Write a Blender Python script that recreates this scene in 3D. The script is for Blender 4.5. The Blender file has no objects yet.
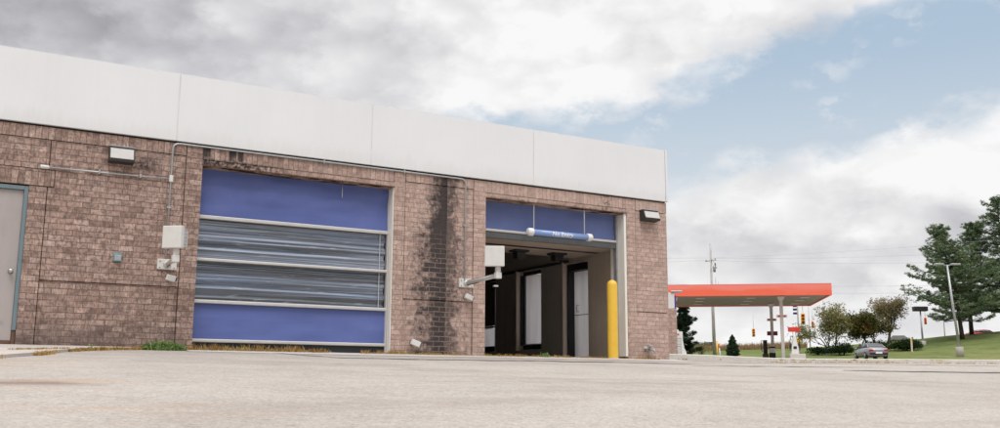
import bpy, bmesh, math, random
from mathutils import Vector, Matrix, noise as mnoise

S = bpy.context.scene
COL = S.collection
R_ = math.radians
rnd = random.Random(7)

# ------------------------------------------------------------------ helpers
class MB:
    """collects shapes and links them as ONE mesh object"""
    def __init__(self):
        self.bm = bmesh.new()
        self.M = Matrix.Identity(4)
    def verts(self, pts):
        return [self.bm.verts.new(self.M @ Vector(p)) for p in pts]
    def face(self, vs, mat=0, smooth=False):
        try:
            f = self.bm.faces.new(vs)
        except ValueError:
            return None
        f.material_index = mat
        f.smooth = smooth
        return f
    def poly(self, pts, mat=0, smooth=False):
        return self.face(self.verts(pts), mat, smooth)
    def box(self, x0, x1, y0, y1, z0, z1, mat=0, bev=0.0, seg=2):
        n0 = len(self.bm.verts)
        v = self.verts([(x0,y0,z0),(x1,y0,z0),(x1,y1,z0),(x0,y1,z0),(x0,y0,z1),(x1,y0,z1),(x1,y1,z1),(x0,y1,z1)])
        fs = [self.face([v[i] for i in q], mat) for q in ((0,3,2,1),(4,5,6,7),(0,1,5,4),(1,2,6,5),(2,3,7,6),(3,0,4,7))]
        if bev > 0:
            es = list({e for f in fs for e in f.edges})
            r = bmesh.ops.bevel(self.bm, geom=es, offset=bev, segments=seg, affect='EDGES', profile=0.5)
            for f in r['faces']:
                f.material_index = mat
                f.smooth = True
        return fs
    def ring(self, c, ax, r, n, ph=0.0):
        ax = Vector(ax).normalized()
        t = Vector((0,0,1)) if abs(ax.z) < 0.9 else Vector((1,0,0))
        a = ax.cross(t).normalized(); b = ax.cross(a)
        return self.verts([Vector(c) + (a*math.cos(ph+2*math.pi*i/n) + b*math.sin(ph+2*math.pi*i/n))*r for i in range(n)])
    def tube(self, pts, rad, n=10, mat=0, caps=True, smooth=True):
        pts = [Vector(p) for p in pts]
        rads = rad if isinstance(rad, (list, tuple)) else [rad]*len(pts)
        rings = []
        # parallel transported frame
        d0 = (pts[1]-pts[0]).normalized()
        t = Vector((0,0,1)) if abs(d0.z) < 0.9 else Vector((1,0,0))
        a = d0.cross(t).normalized()
        for i, p in enumerate(pts):
            if i == 0: d = pts[1]-pts[0]
            elif i == len(pts)-1: d = pts[i]-pts[i-1]
            else: d = (pts[i+1]-pts[i]).normalized() + (pts[i]-pts[i-1]).normalized()
            d = d.normalized()
            a = (a - d*a.dot(d)).normalized()
            b = d.cross(a)
            rings.append(self.verts([p + (a*math.cos(2*math.pi*k/n)+b*math.sin(2*math.pi*k/n))*rads[i] for k in range(n)]))
        for i in range(len(rings)-1):
            for k in range(n):
                self.face([rings[i][k], rings[i][(k+1)%n], rings[i+1][(k+1)%n], rings[i+1][k]], mat, smooth)
        if caps:
            self.face(list(reversed(rings[0])), mat); self.face(rings[-1], mat)
    def lathe(self, prof, c=(0,0,0), n=24, mat=0, axis='z', smooth=True):
        """prof: list of (radius, height)"""
        rings = []
        for r, h in prof:
            vs = []
            for k in range(n):
                x, y = r*math.cos(2*math.pi*k/n), r*math.sin(2*math.pi*k/n)
                p = {'z':(x,y,h), 'x':(h,x,y), 'y':(y,h,x)}[axis]
                vs.append((c[0]+p[0], c[1]+p[1], c[2]+p[2]))
            rings.append(self.verts(vs))
        for i in range(len(rings)-1):
            for k in range(n):
                self.face([rings[i][k], rings[i][(k+1)%n], rings[i+1][(k+1)%n], rings[i+1][k]], mat, smooth)
        self.face(list(reversed(rings[0])), mat); self.face(rings[-1], mat)
    def loft(self, secs, mat=0, smooth=True, caps=True, closed=True):
        rings = [self.verts(s) for s in secs]
        n = len(rings[0])
        for i in range(len(rings)-1):
            for k in range(n if closed else n-1):
                self.face([rings[i][k], rings[i][(k+1)%n], rings[i+1][(k+1)%n], rings[i+1][k]], mat, smooth)
        if caps:
            self.face(list(reversed(rings[0])), mat); self.face(rings[-1], mat)
    def prism(self, prof, y0, y1, mat=0, smooth=False):
        """prof in x,z, extruded along y"""
        a = self.verts([(x,y0,z) for x,z in prof]); b = self.verts([(x,y1,z) for x,z in prof])
        n = len(prof)
        self.face(a, mat); self.face(list(reversed(b)), mat)
        for i in range(n):
            self.face([a[i], b[i], b[(i+1)%n], a[(i+1)%n]], mat, smooth)
    def build(self, name, mats, parent=None, bevel=0.0, norm=True):
        bm = self.bm
        if norm:
            bmesh.ops.recalc_face_normals(bm, faces=bm.faces)
        if bevel > 0:
            es = [e for e in bm.edges if len(e.link_faces) == 2 and e.calc_face_angle(0) > 0.6]
            if es:
                bmesh.ops.bevel(bm, geom=es, offset=bevel, segments=2, affect='EDGES', profile=0.5)
        uv = bm.loops.layers.uv.new('uv')
        bm.normal_update()
        for f in bm.faces:
            n = f.normal; ax = max(range(3), key=lambda i: abs(n[i]))
            for l in f.loops:
                c = l.vert.co
                l[uv].uv = (c.y, c.z) if ax == 0 else ((c.x, c.z) if ax == 1 else (c.x, c.y))
        me = bpy.data.meshes.new(name)
        bm.to_mesh(me); bm.free()
        for m in (mats if isinstance(mats, (list, tuple)) else [mats]):
            me.materials.append(m)
        o = bpy.data.objects.new(name, me)
        COL.objects.link(o)
        if parent: o.parent = parent
        return o

def tag(o, label=None, cat=None, group=None, kind=None):
    if label: o['label'] = label
    if cat: o['category'] = cat
    if group: o['group'] = group
    if kind: o['kind'] = kind
    return o

def thing(name, label, cat, loc=(0,0,0), rz=0.0, group=None):
    o = bpy.data.objects.new(name, None)
    o.empty_display_size = 0.2
    COL.objects.link(o)
    o.location = loc; o.rotation_euler = (0,0,rz)
    return tag(o, label, cat, group)

def kids(o): return [c for c in bpy.data.objects if c.parent == o]
def copy_tree(o, parent=None):
    c = o.copy(); COL.objects.link(c)
    if parent: c.parent = parent
    for ch in kids(o):
        copy_tree(ch, c)
    return c

def sstep(a, b, x):
    t = min(1.0, max(0.0, (x-a)/(b-a))); return t*t*(3-2*t)
def lerp(a, b, t): return a+(b-a)*t
def fbm(x, y, z=0.0, o=4):
    return mnoise.fractal(Vector((x,y,z)), 1.0, 2.0, o)

# ------------------------------------------------------------------ node helper
class NT:
    def __init__(self, tree):
        self.t = tree; self.n = tree.nodes; self.l = tree.links
        self.n.clear()
    def new(self, typ, **kw):
        nd = self.n.new(typ)
        for k, v in kw.items(): setattr(nd, k, v)
        return nd
    def put(self, sock, v):
        if v is None: return
        if hasattr(v, 'is_output') or isinstance(v, bpy.types.NodeSocket): self.l.new(v, sock)
        elif isinstance(v, (tuple, list)) and len(v) == 3 and sock.type == 'RGBA': sock.default_value = (*v, 1)
        else: sock.default_value = v
    def m(self, op, a, b=None, c=None, clamp=False):
        nd = self.new('ShaderNodeMath', operation=op, use_clamp=clamp)
        for i, v in enumerate((a,b,c)): self.put(nd.inputs[i], v)
        return nd.outputs[0]
    def add(self,a,b): return self.m('ADD',a,b)
    def sub(self,a,b): return self.m('SUBTRACT',a,b)
    def mul(self,a,b): return self.m('MULTIPLY',a,b)
    def ss(self, a, b, x):
        nd = self.new('ShaderNodeMapRange', interpolation_type='SMOOTHSTEP')
        self.put(nd.inputs[0], x); self.put(nd.inputs[1], a); self.put(nd.inputs[2], b)
        return nd.outputs[0]
    def mr(self, x, a, b, c, d):
        nd = self.new('ShaderNodeMapRange')
        for i, v in enumerate((x,a,b,c,d)): self.put(nd.inputs[i], v)
        return nd.outputs[0]
    def gauss(self, x, c, s):
        d = self.m('DIVIDE', self.sub(x, c), s)
        return self.m('EXPONENT', self.mul(self.mul(d, d), -1.0))
    def mix(self, f, a, b, blend='MIX'):
        nd = self.new('ShaderNodeMix', data_type='RGBA', blend_type=blend)
        self.put(nd.inputs[0], f); self.put(nd.inputs[6], a); self.put(nd.inputs[7], b)
        return nd.outputs[2]
    def noise(self, vec, scale, detail=4, rough=0.55, dist=0.0, out='Fac'):
        nd = self.new('ShaderNodeTexNoise')
        self.put(nd.inputs['Vector'], vec); nd.inputs['Scale'].default_value = scale
        nd.inputs['Detail'].default_value = detail; nd.inputs['Roughness'].default_value = rough
        nd.inputs['Distortion'].default_value = dist
        return nd.outputs[out]
    def vor(self, vec, scale, feat='F1', out='Distance'):
        nd = self.new('ShaderNodeTexVoronoi', feature=feat)
        self.put(nd.inputs['Vector'], vec); nd.inputs['Scale'].default_value = scale
        return nd.outputs[out]
    def ramp(self, f, stops, interp='LINEAR'):
        nd = self.new('ShaderNodeValToRGB'); nd.color_ramp.interpolation = interp
        e = nd.color_ramp.elements
        while len(e) < len(stops): e.new(0.5)
        for i, (p, c) in enumerate(stops):
            e[i].position = p; e[i].color = (*c, 1) if len(c) == 3 else c
        self.put(nd.inputs[0], f)
        return nd.outputs[0]
    def sep(self, v):
        nd = self.new('ShaderNodeSeparateXYZ'); self.put(nd.inputs[0], v); return nd.outputs
    def comb(self, x, y, z):
        nd = self.new('ShaderNodeCombineXYZ')
        for i, v in enumerate((x,y,z)): self.put(nd.inputs[i], v)
        return nd.outputs[0]
    def scale(self, v, s):
        nd = self.new('ShaderNodeMapping'); self.put(nd.inputs[0], v); nd.inputs['Scale'].default_value = s
        return nd.outputs[0]
    def dot(self, v, c):
        nd = self.new('ShaderNodeVectorMath', operation='DOT_PRODUCT'); self.put(nd.inputs[0], v); nd.inputs[1].default_value = c
        return nd.outputs['Value']
    def bump(self, h, strength=0.3, dist=0.01, normal=None):
        nd = self.new('ShaderNodeBump'); nd.inputs['Strength'].default_value = strength
        nd.inputs['Distance'].default_value = dist; self.put(nd.inputs['Height'], h)
        if normal: self.put(nd.inputs['Normal'], normal)
        return nd.outputs[0]
    def bsdf(self, col, rough=0.6, metal=0.0, normal=None, spec=0.5, **kw):
        nd = self.new('ShaderNodeBsdfPrincipled')
        self.put(nd.inputs['Base Color'], col); self.put(nd.inputs['Roughness'], rough)
        self.put(nd.inputs['Metallic'], metal); nd.inputs['Specular IOR Level'].default_value = spec
        if normal: self.put(nd.inputs['Normal'], normal)
        for k, v in kw.items(): self.put(nd.inputs[k], v)
        return nd.outputs[0]
    def out(self, s):
        o = self.new('ShaderNodeOutputMaterial'); self.l.new(s, o.inputs['Surface'])

def newmat(name):
    m = bpy.data.materials.new(name); m.use_nodes = True
    return m, NT(m.node_tree)
def pos(n): return n.new('ShaderNodeNewGeometry').outputs['Position']
def objco(n): return n.new('ShaderNodeTexCoord').outputs['Object']
def island(n): return n.new('ShaderNodeNewGeometry').outputs['Random Per Island']

def plain(name, col, rough=0.5, metal=0.0, var=0.18, sc=3.0, dirt=0.0, bump=0.0, dirtcol=(0.12,0.09,0.07), spec=0.5):
    """painted or bare surface with uneven tone, dirt and a little relief"""
    m, n = newmat(name)
    p = objco(n)
    a = n.noise(p, sc, 5, 0.6); b = n.noise(n.scale(p, (1,1,0.25)), sc*5, 4, 0.6)
    f = n.mr(n.add(n.mul(a, 0.6), n.mul(b, 0.4)), 0.3, 0.7, 1-var, 1+var*0.6)
    c = n.mix(1.0, col, n.comb(f, f, f), 'MULTIPLY')
    if dirt:
        d = n.mul(n.ss(0.5, 0.75, n.add(n.mul(a, 0.5), n.mul(b, 0.5))), dirt)
        c = n.mix(d, c, dirtcol)
    nr = n.bump(b, bump, 0.01) if bump else None
    n.out(n.bsdf(c, n.mr(a, 0.3, 0.7, max(0.05, rough-0.08), min(1, rough+0.1)), metal, nr, spec))
    return m
# ------------------------------------------------------------------ materials
def brick_mat(name, soldier=False, stains=True):
    m, n = newmat(name)
    uv = n.new('ShaderNodeUVMap').outputs[0]
    P = pos(n); X, Y, Z = n.sep(P)
    # hand-laid wobble of the courses
    w = n.noise(P, 17, 4, 0.7, out='Color')
    wv = n.new('ShaderNodeVectorMath', operation='MULTIPLY_ADD')
    n.put(wv.inputs[0], w); wv.inputs[1].default_value = (0.030,0.024,0); n.put(wv.inputs[2], uv)
    b = n.new('ShaderNodeTexBrick')
    n.put(b.inputs['Vector'], wv.outputs[0])
    b.inputs['Scale'].default_value = 1.0
    if soldier:
        b.offset = 0.0
        b.inputs['Brick Width'].default_value = 0.0813; b.inputs['Row Height'].default_value = 0.4
    else:
        b.offset = 0.5
        b.inputs['Brick Width'].default_value = 0.2032; b.inputs['Row Height'].default_value = 0.0813
    n.put(b.inputs['Mortar Size'], n.mr(n.noise(P, 5.5, 3, 0.6), 0.35, 0.65, 0.0030, 0.0085)); b.inputs['Mortar Smooth'].default_value = 0.35
    b.inputs['Bias'].default_value = 0.0
    b.inputs['Color1'].default_value = (0,0,0,1); b.inputs['Color2'].default_value = (1,1,1,1); b.inputs['Mortar'].default_value = (0.5,0.5,0.5,1)
    rn = b.outputs['Color']; rn1 = n.sep(rn)[0]; mort = b.outputs['Fac']
    base = n.ramp(rn, [(0.0,(0.285,0.212,0.186)),(0.15,(0.385,0.290,0.255)),(0.42,(0.435,0.332,0.293)),(0.70,(0.470,0.364,0.323)),(0.90,(0.555,0.445,0.400)),(1.0,(0.345,0.268,0.248))])
    # wire-cut texture: fine vertical streaks, dark flecks, pale lime bloom
    st = n.noise(n.scale(P, (60,60,14)), 1.0, 4, 0.65)
    base = n.mix(1.0, base, n.ramp(st, [(0.30,(0.50,0.48,0.48)),(0.5,(1,1,1)),(0.70,(1.30,1.28,1.26))]), 'MULTIPLY')
    hb = n.noise(n.scale(P, (9,9,13)), 1.0, 2, 0.5)
    base = n.mix(1.0, base, n.ramp(hb, [(0.32,(0.66,0.64,0.63)),(0.46,(0.98,0.97,0.97)),(0.56,(1.04,1.03,1.03)),(0.68,(1.25,1.24,1.23))]), 'MULTIPLY')
    fl = n.noise(P, 22, 5, 0.7)
    base = n.mix(n.mul(n.ss(0.50, 0.64, fl), 0.62), base, (0.125,0.090,0.082))
    rs = n.noise(P, 13, 4, 0.6)
    base = n.mix(n.mul(n.mul(n.ss(0.60, 0.72, rs), n.ss(-7,-1,X)), 0.5), base, (0.48,0.24,0.15))
    lime = n.noise(P, 1.7, 5, 0.6)
    east = n.mul(n.ss(-9.5, -3.0, X), 0.55)
    base = n.mix(n.add(n.mul(n.ss(0.45, 0.72, lime), 0.18), n.mul(east, 0.75)), base, (0.56,0.440,0.395))
    mo = n.mix(n.noise(P, 6, 3), (0.165,0.128,0.112), (0.250,0.198,0.174))
    mo = n.mix(n.mul(east, 1.0), mo, (0.43,0.325,0.288))
    wst = n.ss(-5.5, -9.5, X)
    c = n.mix(mort, base, mo)
    c = n.mix(1.0, c, (1.05,0.985,0.955), 'MULTIPLY')
    c = n.mix(n.mul(wst, 0.85), c, n.mix(1.0, c, (0.80,0.785,0.775), 'MULTIPLY'))
    if stains:
        nz = n.noise(P, 3.2, 6, 0.7); nf = n.noise(P, 11, 5, 0.7); nb = n.noise(n.scale(P, (5,5,12.3)), 1.0, 2, 0.5)
        zc = n.ss(2.55, 1.75, Z)
        xl = n.sub(n.sub(-5.06, n.mul(zc, 0.27)), n.mul(n.sub(nz, 0.5), 0.60))
        left = n.ss(-0.20, 0.18, n.add(n.sub(X, xl), n.add(n.mul(n.sub(rn1, 0.5), 0.08), n.mul(n.sub(nf, 0.5), 0.55))))
        seam = n.ss(-4.770, -4.785, X)
        core = n.mul(left, seam)
        core = n.mul(core, n.ss(0.22, 0.50, n.add(n.add(n.mul(nf, 0.70), n.mul(rn1, 0.16)), n.mul(n.ss(-5.15,-4.8,X), 0.22))))
        rt = n.mul(n.mul(n.ss(-4.2, -4.45, X), n.ss(-4.785, -4.770, X)), n.ss(0.42, 0.60, n.add(n.add(n.mul(nz, 0.35), n.mul(nf, 0.45)), n.add(n.mul(rn1, 0.08), n.mul(n.ss(-4.45,-4.75,X), 0.14)))))
        lf = n.mul(n.mul(n.ss(-5.56, -5.3, X), n.ss(-4.9, -5.2, X)), n.ss(0.46, 0.62, n.add(n.mul(rn1, 0.20), n.mul(nf, 0.74))))
        s = n.m('MAXIMUM', n.mul(core, 0.94), n.mul(rt, 0.80))
        s = n.m('MAXIMUM', s, n.mul(lf, n.mul(zc, 0.85)))
        # soot runs over the tall door's lintel
        for a0, a1 in ((-8.89,-8.77), (-8.50,-8.39), (-8.37,-8.28)):
            k = n.mul(n.mul(n.ss(a0-0.015, a0+0.015, X), n.ss(a1+0.015, a1-0.015, X)), n.ss(2.72, 2.95, n.add(Z, n.mul(n.sub(nf,0.5),0.5))))
            s = n.m('MAXIMUM', s, n.mul(k, 0.92))
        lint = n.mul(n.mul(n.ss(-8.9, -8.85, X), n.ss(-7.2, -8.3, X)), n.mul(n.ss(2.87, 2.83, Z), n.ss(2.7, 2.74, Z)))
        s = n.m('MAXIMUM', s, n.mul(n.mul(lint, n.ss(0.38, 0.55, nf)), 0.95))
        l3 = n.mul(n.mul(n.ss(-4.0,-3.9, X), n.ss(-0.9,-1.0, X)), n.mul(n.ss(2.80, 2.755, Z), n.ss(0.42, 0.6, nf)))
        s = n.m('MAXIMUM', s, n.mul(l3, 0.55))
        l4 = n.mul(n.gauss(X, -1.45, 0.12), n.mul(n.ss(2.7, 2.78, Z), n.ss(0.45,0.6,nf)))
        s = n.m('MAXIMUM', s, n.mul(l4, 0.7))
        # darker patch below and beside the wall light
        lm = n.mul(n.gauss(X, -9.70, 0.17), n.gauss(Z, 2.64, 0.10))
        s = n.m('MAXIMUM', s, n.mul(n.mul(lm, n.ss(0.30, 0.60, nf)), 1.0))
        # damp, dirty foot of the wall, mostly near the small door
        ft = n.mul(n.ss(0.55, 0.0, n.add(Z, n.mul(n.sub(nz,0.5),0.7))), n.ss(-8.5, -10.6, X))
        s = n.m('MAXIMUM', s, n.mul(ft, 0.55))
        pt = n.mul(n.ss(0.64, 0.72, nz), n.ss(0.5, 0.62, nf))
        s = n.m('MAXIMUM', s, n.mul(pt, 0.5))
        c = n.mix(n.mul(s, n.sub(1.0, n.mul(mort, n.mul(0.72, n.ss(2.4,1.5,Z))))), c, (0.034,0.031,0.032))
    h = n.sub(n.mul(st, 0.35), n.mul(mort, 1.0))
    n.out(n.bsdf(c, 0.9, 0, n.bump(h, 0.5, 0.010), 0.2))
    return m

def asphalt_mat():
    m, n = newmat('worn pale asphalt')
    P = pos(n); X, Y, Z = n.sep(P)
    big = n.noise(P, 0.16, 5, 0.6); mid = n.noise(P, 1.1, 6, 0.65)
    streak = n.noise(n.scale(P, (0.25,1.3,1)), 1.0, 5, 0.6)
    c = n.ramp(n.add(n.mul(big, 0.5), n.mul(mid, 0.5)), [(0.32,(0.315,0.283,0.258)),(0.5,(0.388,0.354,0.325)),(0.68,(0.445,0.410,0.380))])
    # stones of the aggregate
    v = n.vor(P, 75, out='Color'); vs = n.sep(v)[0]
    v2 = n.sep(n.vor(P, 25, out='Color'))[1]
    c = n.mix(1.0, c, n.ramp(vs, [(0.0,(0.78,0.77,0.77)),(0.35,(0.97,0.965,0.96)),(0.7,(1.03,1.03,1.02)),(1.0,(1.20,1.19,1.18))]), 'MULTIPLY')
    c = n.mix(1.0, c, n.ramp(v2, [(0.0,(0.90,0.90,0.90)),(0.2,(1,1,1)),(1.0,(1.05,1.045,1.04))]), 'MULTIPLY')
    g = n.noise(P, 130, 3, 0.7)
    c = n.mix(1.0, c, n.ramp(g, [(0.3,(0.86,0.86,0.86)),(0.5,(1,1,1)),(0.72,(1.12,1.11,1.10))]), 'MULTIPLY')
    # pitted dark specks
    sp = n.noise(P, 30, 4, 0.75)
    c = n.mix(n.mul(n.ss(0.62, 0.70, sp), 0.55), c, (0.20,0.175,0.165))
    # rusty and earthy stains near the camera on the left
    lf = n.ss(-10.0, -11.4, X)
    sn = n.noise(n.scale(P, (0.9,2.6,1)), 1.0, 5, 0.6)
    c = n.mix(n.mul(n.mul(n.ss(0.48, 0.64, sn), lf), 0.42), c, (0.40,0.255,0.155))
    br = n.mul(n.gauss(n.add(Y, n.mul(n.sub(mid,0.5),0.5)), -7.25, 0.24), n.ss(-10.9, -11.35, n.add(X, n.mul(n.sub(sn,0.5),1.2))))
    c = n.mix(n.mul(br, 0.75), c, (0.19,0.125,0.095))
    dk = n.ss(0.56, 0.70, streak)
    c = n.mix(n.mul(dk, 0.34), c, (0.25,0.215,0.20))
    c = n.mix(n.mul(n.ss(0.54,0.66,n.noise(n.scale(P,(0.5,0.9,1)),0.7,6,0.65)), 0.35), c, (0.27,0.225,0.195))
    # dirt along the gutter
    gut = n.mul(n.gauss(n.add(Y, n.mul(n.sub(mid,0.5),0.8)), -0.25, 0.30), n.ss(-1.5, 0.5, X))
    c = n.mix(n.mul(gut, 0.28), c, (0.20,0.165,0.13))
    oil = n.mul(n.ss(0.62, 0.70, n.noise(P, 0.9, 4, 0.6)), n.ss(0.45, 0.6, mid))
    c = n.mix(n.mul(oil, 0.35), c, (0.17,0.155,0.15))
    hgt = n.add(n.mul(vs, 0.5), n.mul(g, 0.5))
    n.out(n.bsdf(c, 0.95, 0, n.bump(hgt, 0.25, 0.005), 0.15))
    return m

def concrete_mat(name, col, var=0.2):
    m, n = newmat(name)
    P = pos(n)
    a = n.noise(P, 1.3, 6, 0.65); b = n.noise(P, 40, 4, 0.7)
    f = n.add(n.mr(a, 0.3, 0.7, 1-var, 1+var*0.5), n.mr(b, 0.3, 0.7, -0.12, 0.12))
    c = n.mix(1.0, col, n.comb(f, f, f), 'MULTIPLY')
    c = n.mix(n.mul(n.ss(0.60, 0.75, n.noise(P, 4, 5, 0.7)), 0.25), c, (0.26,0.21,0.17))
    n.out(n.bsdf(c, 0.9, 0, n.bump(b, 0.3, 0.004), 0.2))
    return m

def fascia_mat():
    m, n = newmat('white painted metal fascia')
    P = pos(n); X, Y, Z = n.sep(P)
    a = n.noise(P, 0.7, 4, 0.5); s = n.noise(n.scale(P, (14,14,0.5)), 1.0, 4, 0.6)
    f = n.add(n.mr(a, 0.3, 0.7, 0.965, 1.02), n.mr(s, 0.35, 0.75, 0.006, -0.014))
    c = n.mix(1.0, (0.79,0.80,0.82), n.comb(f, f, f), 'MULTIPLY')
    d = n.mul(n.ss(3.32, 3.06, n.add(Z, n.mul(n.sub(s,0.5),0.5))), 0.16)
    c = n.mix(d, c, (0.42,0.40,0.37))
    n.out(n.bsdf(c, 0.55, 0, n.bump(a, 0.06, 0.05), 0.3))
    return m

def fabric_mat(name, col, fold=True):
    m, n = newmat(name)
    P = pos(n); X, Y, Z = n.sep(P)
    a = n.noise(n.scale(P, (1.2,1,0.7)), 1.0, 5, 0.55); h = n.noise(n.scale(P, (0.5,1,9)), 1.0, 3, 0.6)
    f = n.add(n.mr(a, 0.3, 0.7, 0.94, 1.06), n.mr(h, 0.3, 0.7, -0.04, 0.05))
    c = n.mix(1.0, col, n.comb(f, f, f), 'MULTIPLY')
    c = n.mix(n.mul(n.ss(0.5, 0.8, n.noise(P, 2.3, 6, 0.7)), 0.08), c, (0.36,0.35,0.42))
    wv = n.m('SINE', n.mul(Z, 900)); 
    n.out(n.bsdf(c, 0.62, 0, n.bump(n.add(n.mul(a, 1.0), n.mul(h, 0.25)), 0.25, 0.05), 0.35))
    return m

def vinyl_mat():
    m, n = newmat('scratched clear vinyl sheet')
    P = pos(n); X, Y, Z = n.sep(P)
    wob = n.add(Z, n.mul(n.noise(n.scale(P, (0.5,1,1.5)), 1.0, 3), 0.045))
    Q = n.comb(X, 0.0, wob)
    a = n.noise(n.scale(Q, (0.12,1,10)), 1.0, 3, 0.6); b = n.noise(n.scale(Q, (0.28,1,48)), 1.0, 4, 0.65)
    t = n.add(n.mul(a, 0.58), n.mul(b, 0.42))
    up = n.sub(n.ss(1.25, 1.45, Z), 0.45)
    t2 = n.add(t, n.add(n.mul(up, 0.05), n.mul(n.ss(-8.6,-6.2,X), 0.02)))
    c = n.ramp(t2, [(0.42,(0.004,0.006,0.008)),(0.455,(0.025,0.033,0.040)),(0.50,(0.075,0.098,0.125)),(0.545,(0.13,0.158,0.20)),(0.59,(0.27,0.295,0.335)),(0.66,(0.55,0.56,0.59))])
    c = n.mix(n.mul(n.ss(0.50, 0.66, n.noise(n.scale(Q, (0.4,1,14)), 1.0, 3)), 0.55), c, (0.075,0.135,0.25))
    big = n.noise(n.scale(Q, (0.35,1,2.6)), 1.0, 3, 0.5)
    c = n.mix(1.0, c, n.ramp(big, [(0.36,(0.35,0.35,0.37)),(0.5,(0.95,0.95,0.96)),(0.64,(1.35,1.35,1.35))]), 'MULTIPLY')
    sm = n.noise(n.scale(Q, (2.5,1,24)), 1.0, 4, 0.6)
    c = n.mix(n.mul(n.ss(0.58, 0.7, sm), 0.35), c, (0.60,0.61,0.64))
    c = n.mix(1.0, c, (0.78,0.82,0.90), 'MULTIPLY')
    d = n.bsdf(c, 0.35, 0, None, 0.4)
    g = n.new('ShaderNodeBsdfGlossy'); g.inputs['Roughness'].default_value = 0.10; g.inputs['Color'].default_value = (0.85,0.9,1,1)
    mx = n.new('ShaderNodeMixShader'); mx.inputs[0].default_value = 0.13
    n.l.new(d, mx.inputs[1]); n.l.new(g.outputs[0], mx.inputs[2])
    n.out(mx.outputs[0])
    return m

def lawn_mat():
    m, n = newmat('mown grass')
    P = pos(n)
    a = n.noise(P, 0.07, 5, 0.6); b = n.noise(P, 0.6, 6, 0.7); g = n.noise(P, 9, 4, 0.8)
    t = n.add(n.add(n.mul(a, 0.4), n.mul(b, 0.35)), n.mul(g, 0.25))
    c = n.ramp(t, [(0.32,(0.075,0.105,0.032)),(0.45,(0.130,0.168,0.055)),(0.54,(0.195,0.215,0.080)),(0.66,(0.34,0.285,0.15))])
    n.out(n.bsdf(c, 0.95, 0, n.bump(g, 0.7, 0.15), 0.1))
    return m

def leaf_mat(name, stops, trans=0.25):
    m, n = newmat(name)
    r = island(n)
    big = n.noise(pos(n), 0.45, 3, 0.6)
    f = n.add(n.mul(r, 0.55), n.mul(n.mr(big, 0.3, 0.7, 0, 1), 0.45))
    c = n.ramp(f, stops)
    d = n.new('ShaderNodeBsdfDiffuse'); n.put(d.inputs['Color'], c)
    t = n.new('ShaderNodeBsdfTranslucent'); n.put(t.inputs['Color'], c)
    mx = n.new('ShaderNodeMixShader'); mx.inputs[0].default_value = trans
    n.l.new(d.outputs[0], mx.inputs[1]); n.l.new(t.outputs[0], mx.inputs[2])
    n.out(mx.outputs[0])
    return m

def bark_mat(name, col):
    m, n = newmat(name)
    P = objco(n)
    a = n.noise(n.scale(P, (6,6,1.2)), 1.0, 5, 0.7)
    f = n.mr(a, 0.3, 0.7, 0.55, 1.35)
    n.out(n.bsdf(n.mix(1.0, col, n.comb(f,f,f), 'MULTIPLY'), 0.95, 0, n.bump(a, 0.8, 0.05), 0.1))
    return m

def glass_mat(name, col=(0.02,0.025,0.03), rough=0.06):
    m, n = newmat(name)
    n.out(n.bsdf(col, rough, 0, None, 0.9))
    return m

def frost_mat():
    m, n = newmat('frosted window pane')
    P = pos(n)
    f = n.mr(n.noise(n.scale(P, (1,3,0.6)), 1.0, 4), 0.3, 0.7, 0.85, 1.05)
    c = n.mix(1.0, (0.95,0.95,0.97), n.comb(f,f,f), 'MULTIPLY')
    d = n.new('ShaderNodeBsdfDiffuse'); n.put(d.inputs['Color'], c)
    t = n.new('ShaderNodeBsdfTranslucent'); n.put(t.inputs['Color'], c)
    mx = n.new('ShaderNodeMixShader'); mx.inputs[0].default_value = 0.70
    n.l.new(d.outputs[0], mx.inputs[1]); n.l.new(t.outputs[0], mx.inputs[2])
    n.out(mx.outputs[0])
    return m

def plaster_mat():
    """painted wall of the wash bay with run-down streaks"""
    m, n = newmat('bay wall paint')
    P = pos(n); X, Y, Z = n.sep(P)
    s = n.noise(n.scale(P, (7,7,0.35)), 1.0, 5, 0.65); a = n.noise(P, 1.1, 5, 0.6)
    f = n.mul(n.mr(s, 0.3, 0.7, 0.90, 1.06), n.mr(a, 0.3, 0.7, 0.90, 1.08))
    c = n.mix(n.ss(1.2, 3.6, Y), (0.80,0.68,0.57), (0.52,0.48,0.42))  # raised tone, paler near the opening: bay daylight put into the colour
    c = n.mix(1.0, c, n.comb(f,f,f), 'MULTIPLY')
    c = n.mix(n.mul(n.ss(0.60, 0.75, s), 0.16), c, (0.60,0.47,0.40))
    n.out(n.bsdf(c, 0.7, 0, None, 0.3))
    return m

def soffit_mat():
    """underside of the lintels: peeling render over rusty steel"""
    m, n = newmat('peeling lintel soffit')
    P = pos(n)
    a = n.noise(n.scale(P, (2.0,6,6)), 1.0, 6, 0.7)
    c = n.ramp(a, [(0.40,(0.012,0.010,0.010)),(0.46,(0.12,0.075,0.05)),(0.54,(0.33,0.24,0.19)),(0.66,(0.42,0.32,0.27)),(0.75,(0.30,0.12,0.05))])
    n.out(n.bsdf(c, 0.9, 0, n.bump(a, 0.8, 0.02), 0.2))
    return m

def canopy_red():
    m, n = newmat('sun bleached red canopy fascia')
    P = pos(n); X, Y, Z = n.sep(P)
    a = n.noise(n.scale(P, (0.22,0.22,0.9)), 1.0, 3, 0.5)
    low = n.ss(6.62, 6.1, n.sub(Z, n.mul(n.sub(a,0.5),2.4)))
    c = n.mix(low, (0.86,0.235,0.185), (0.86,0.155,0.085))
    c = n.mix(n.ss(6.78, 6.80, Z), c, (0.66,0.075,0.065))
    n.out(n.bsdf(c, 0.45, 0, None, 0.4))
    return m

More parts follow.
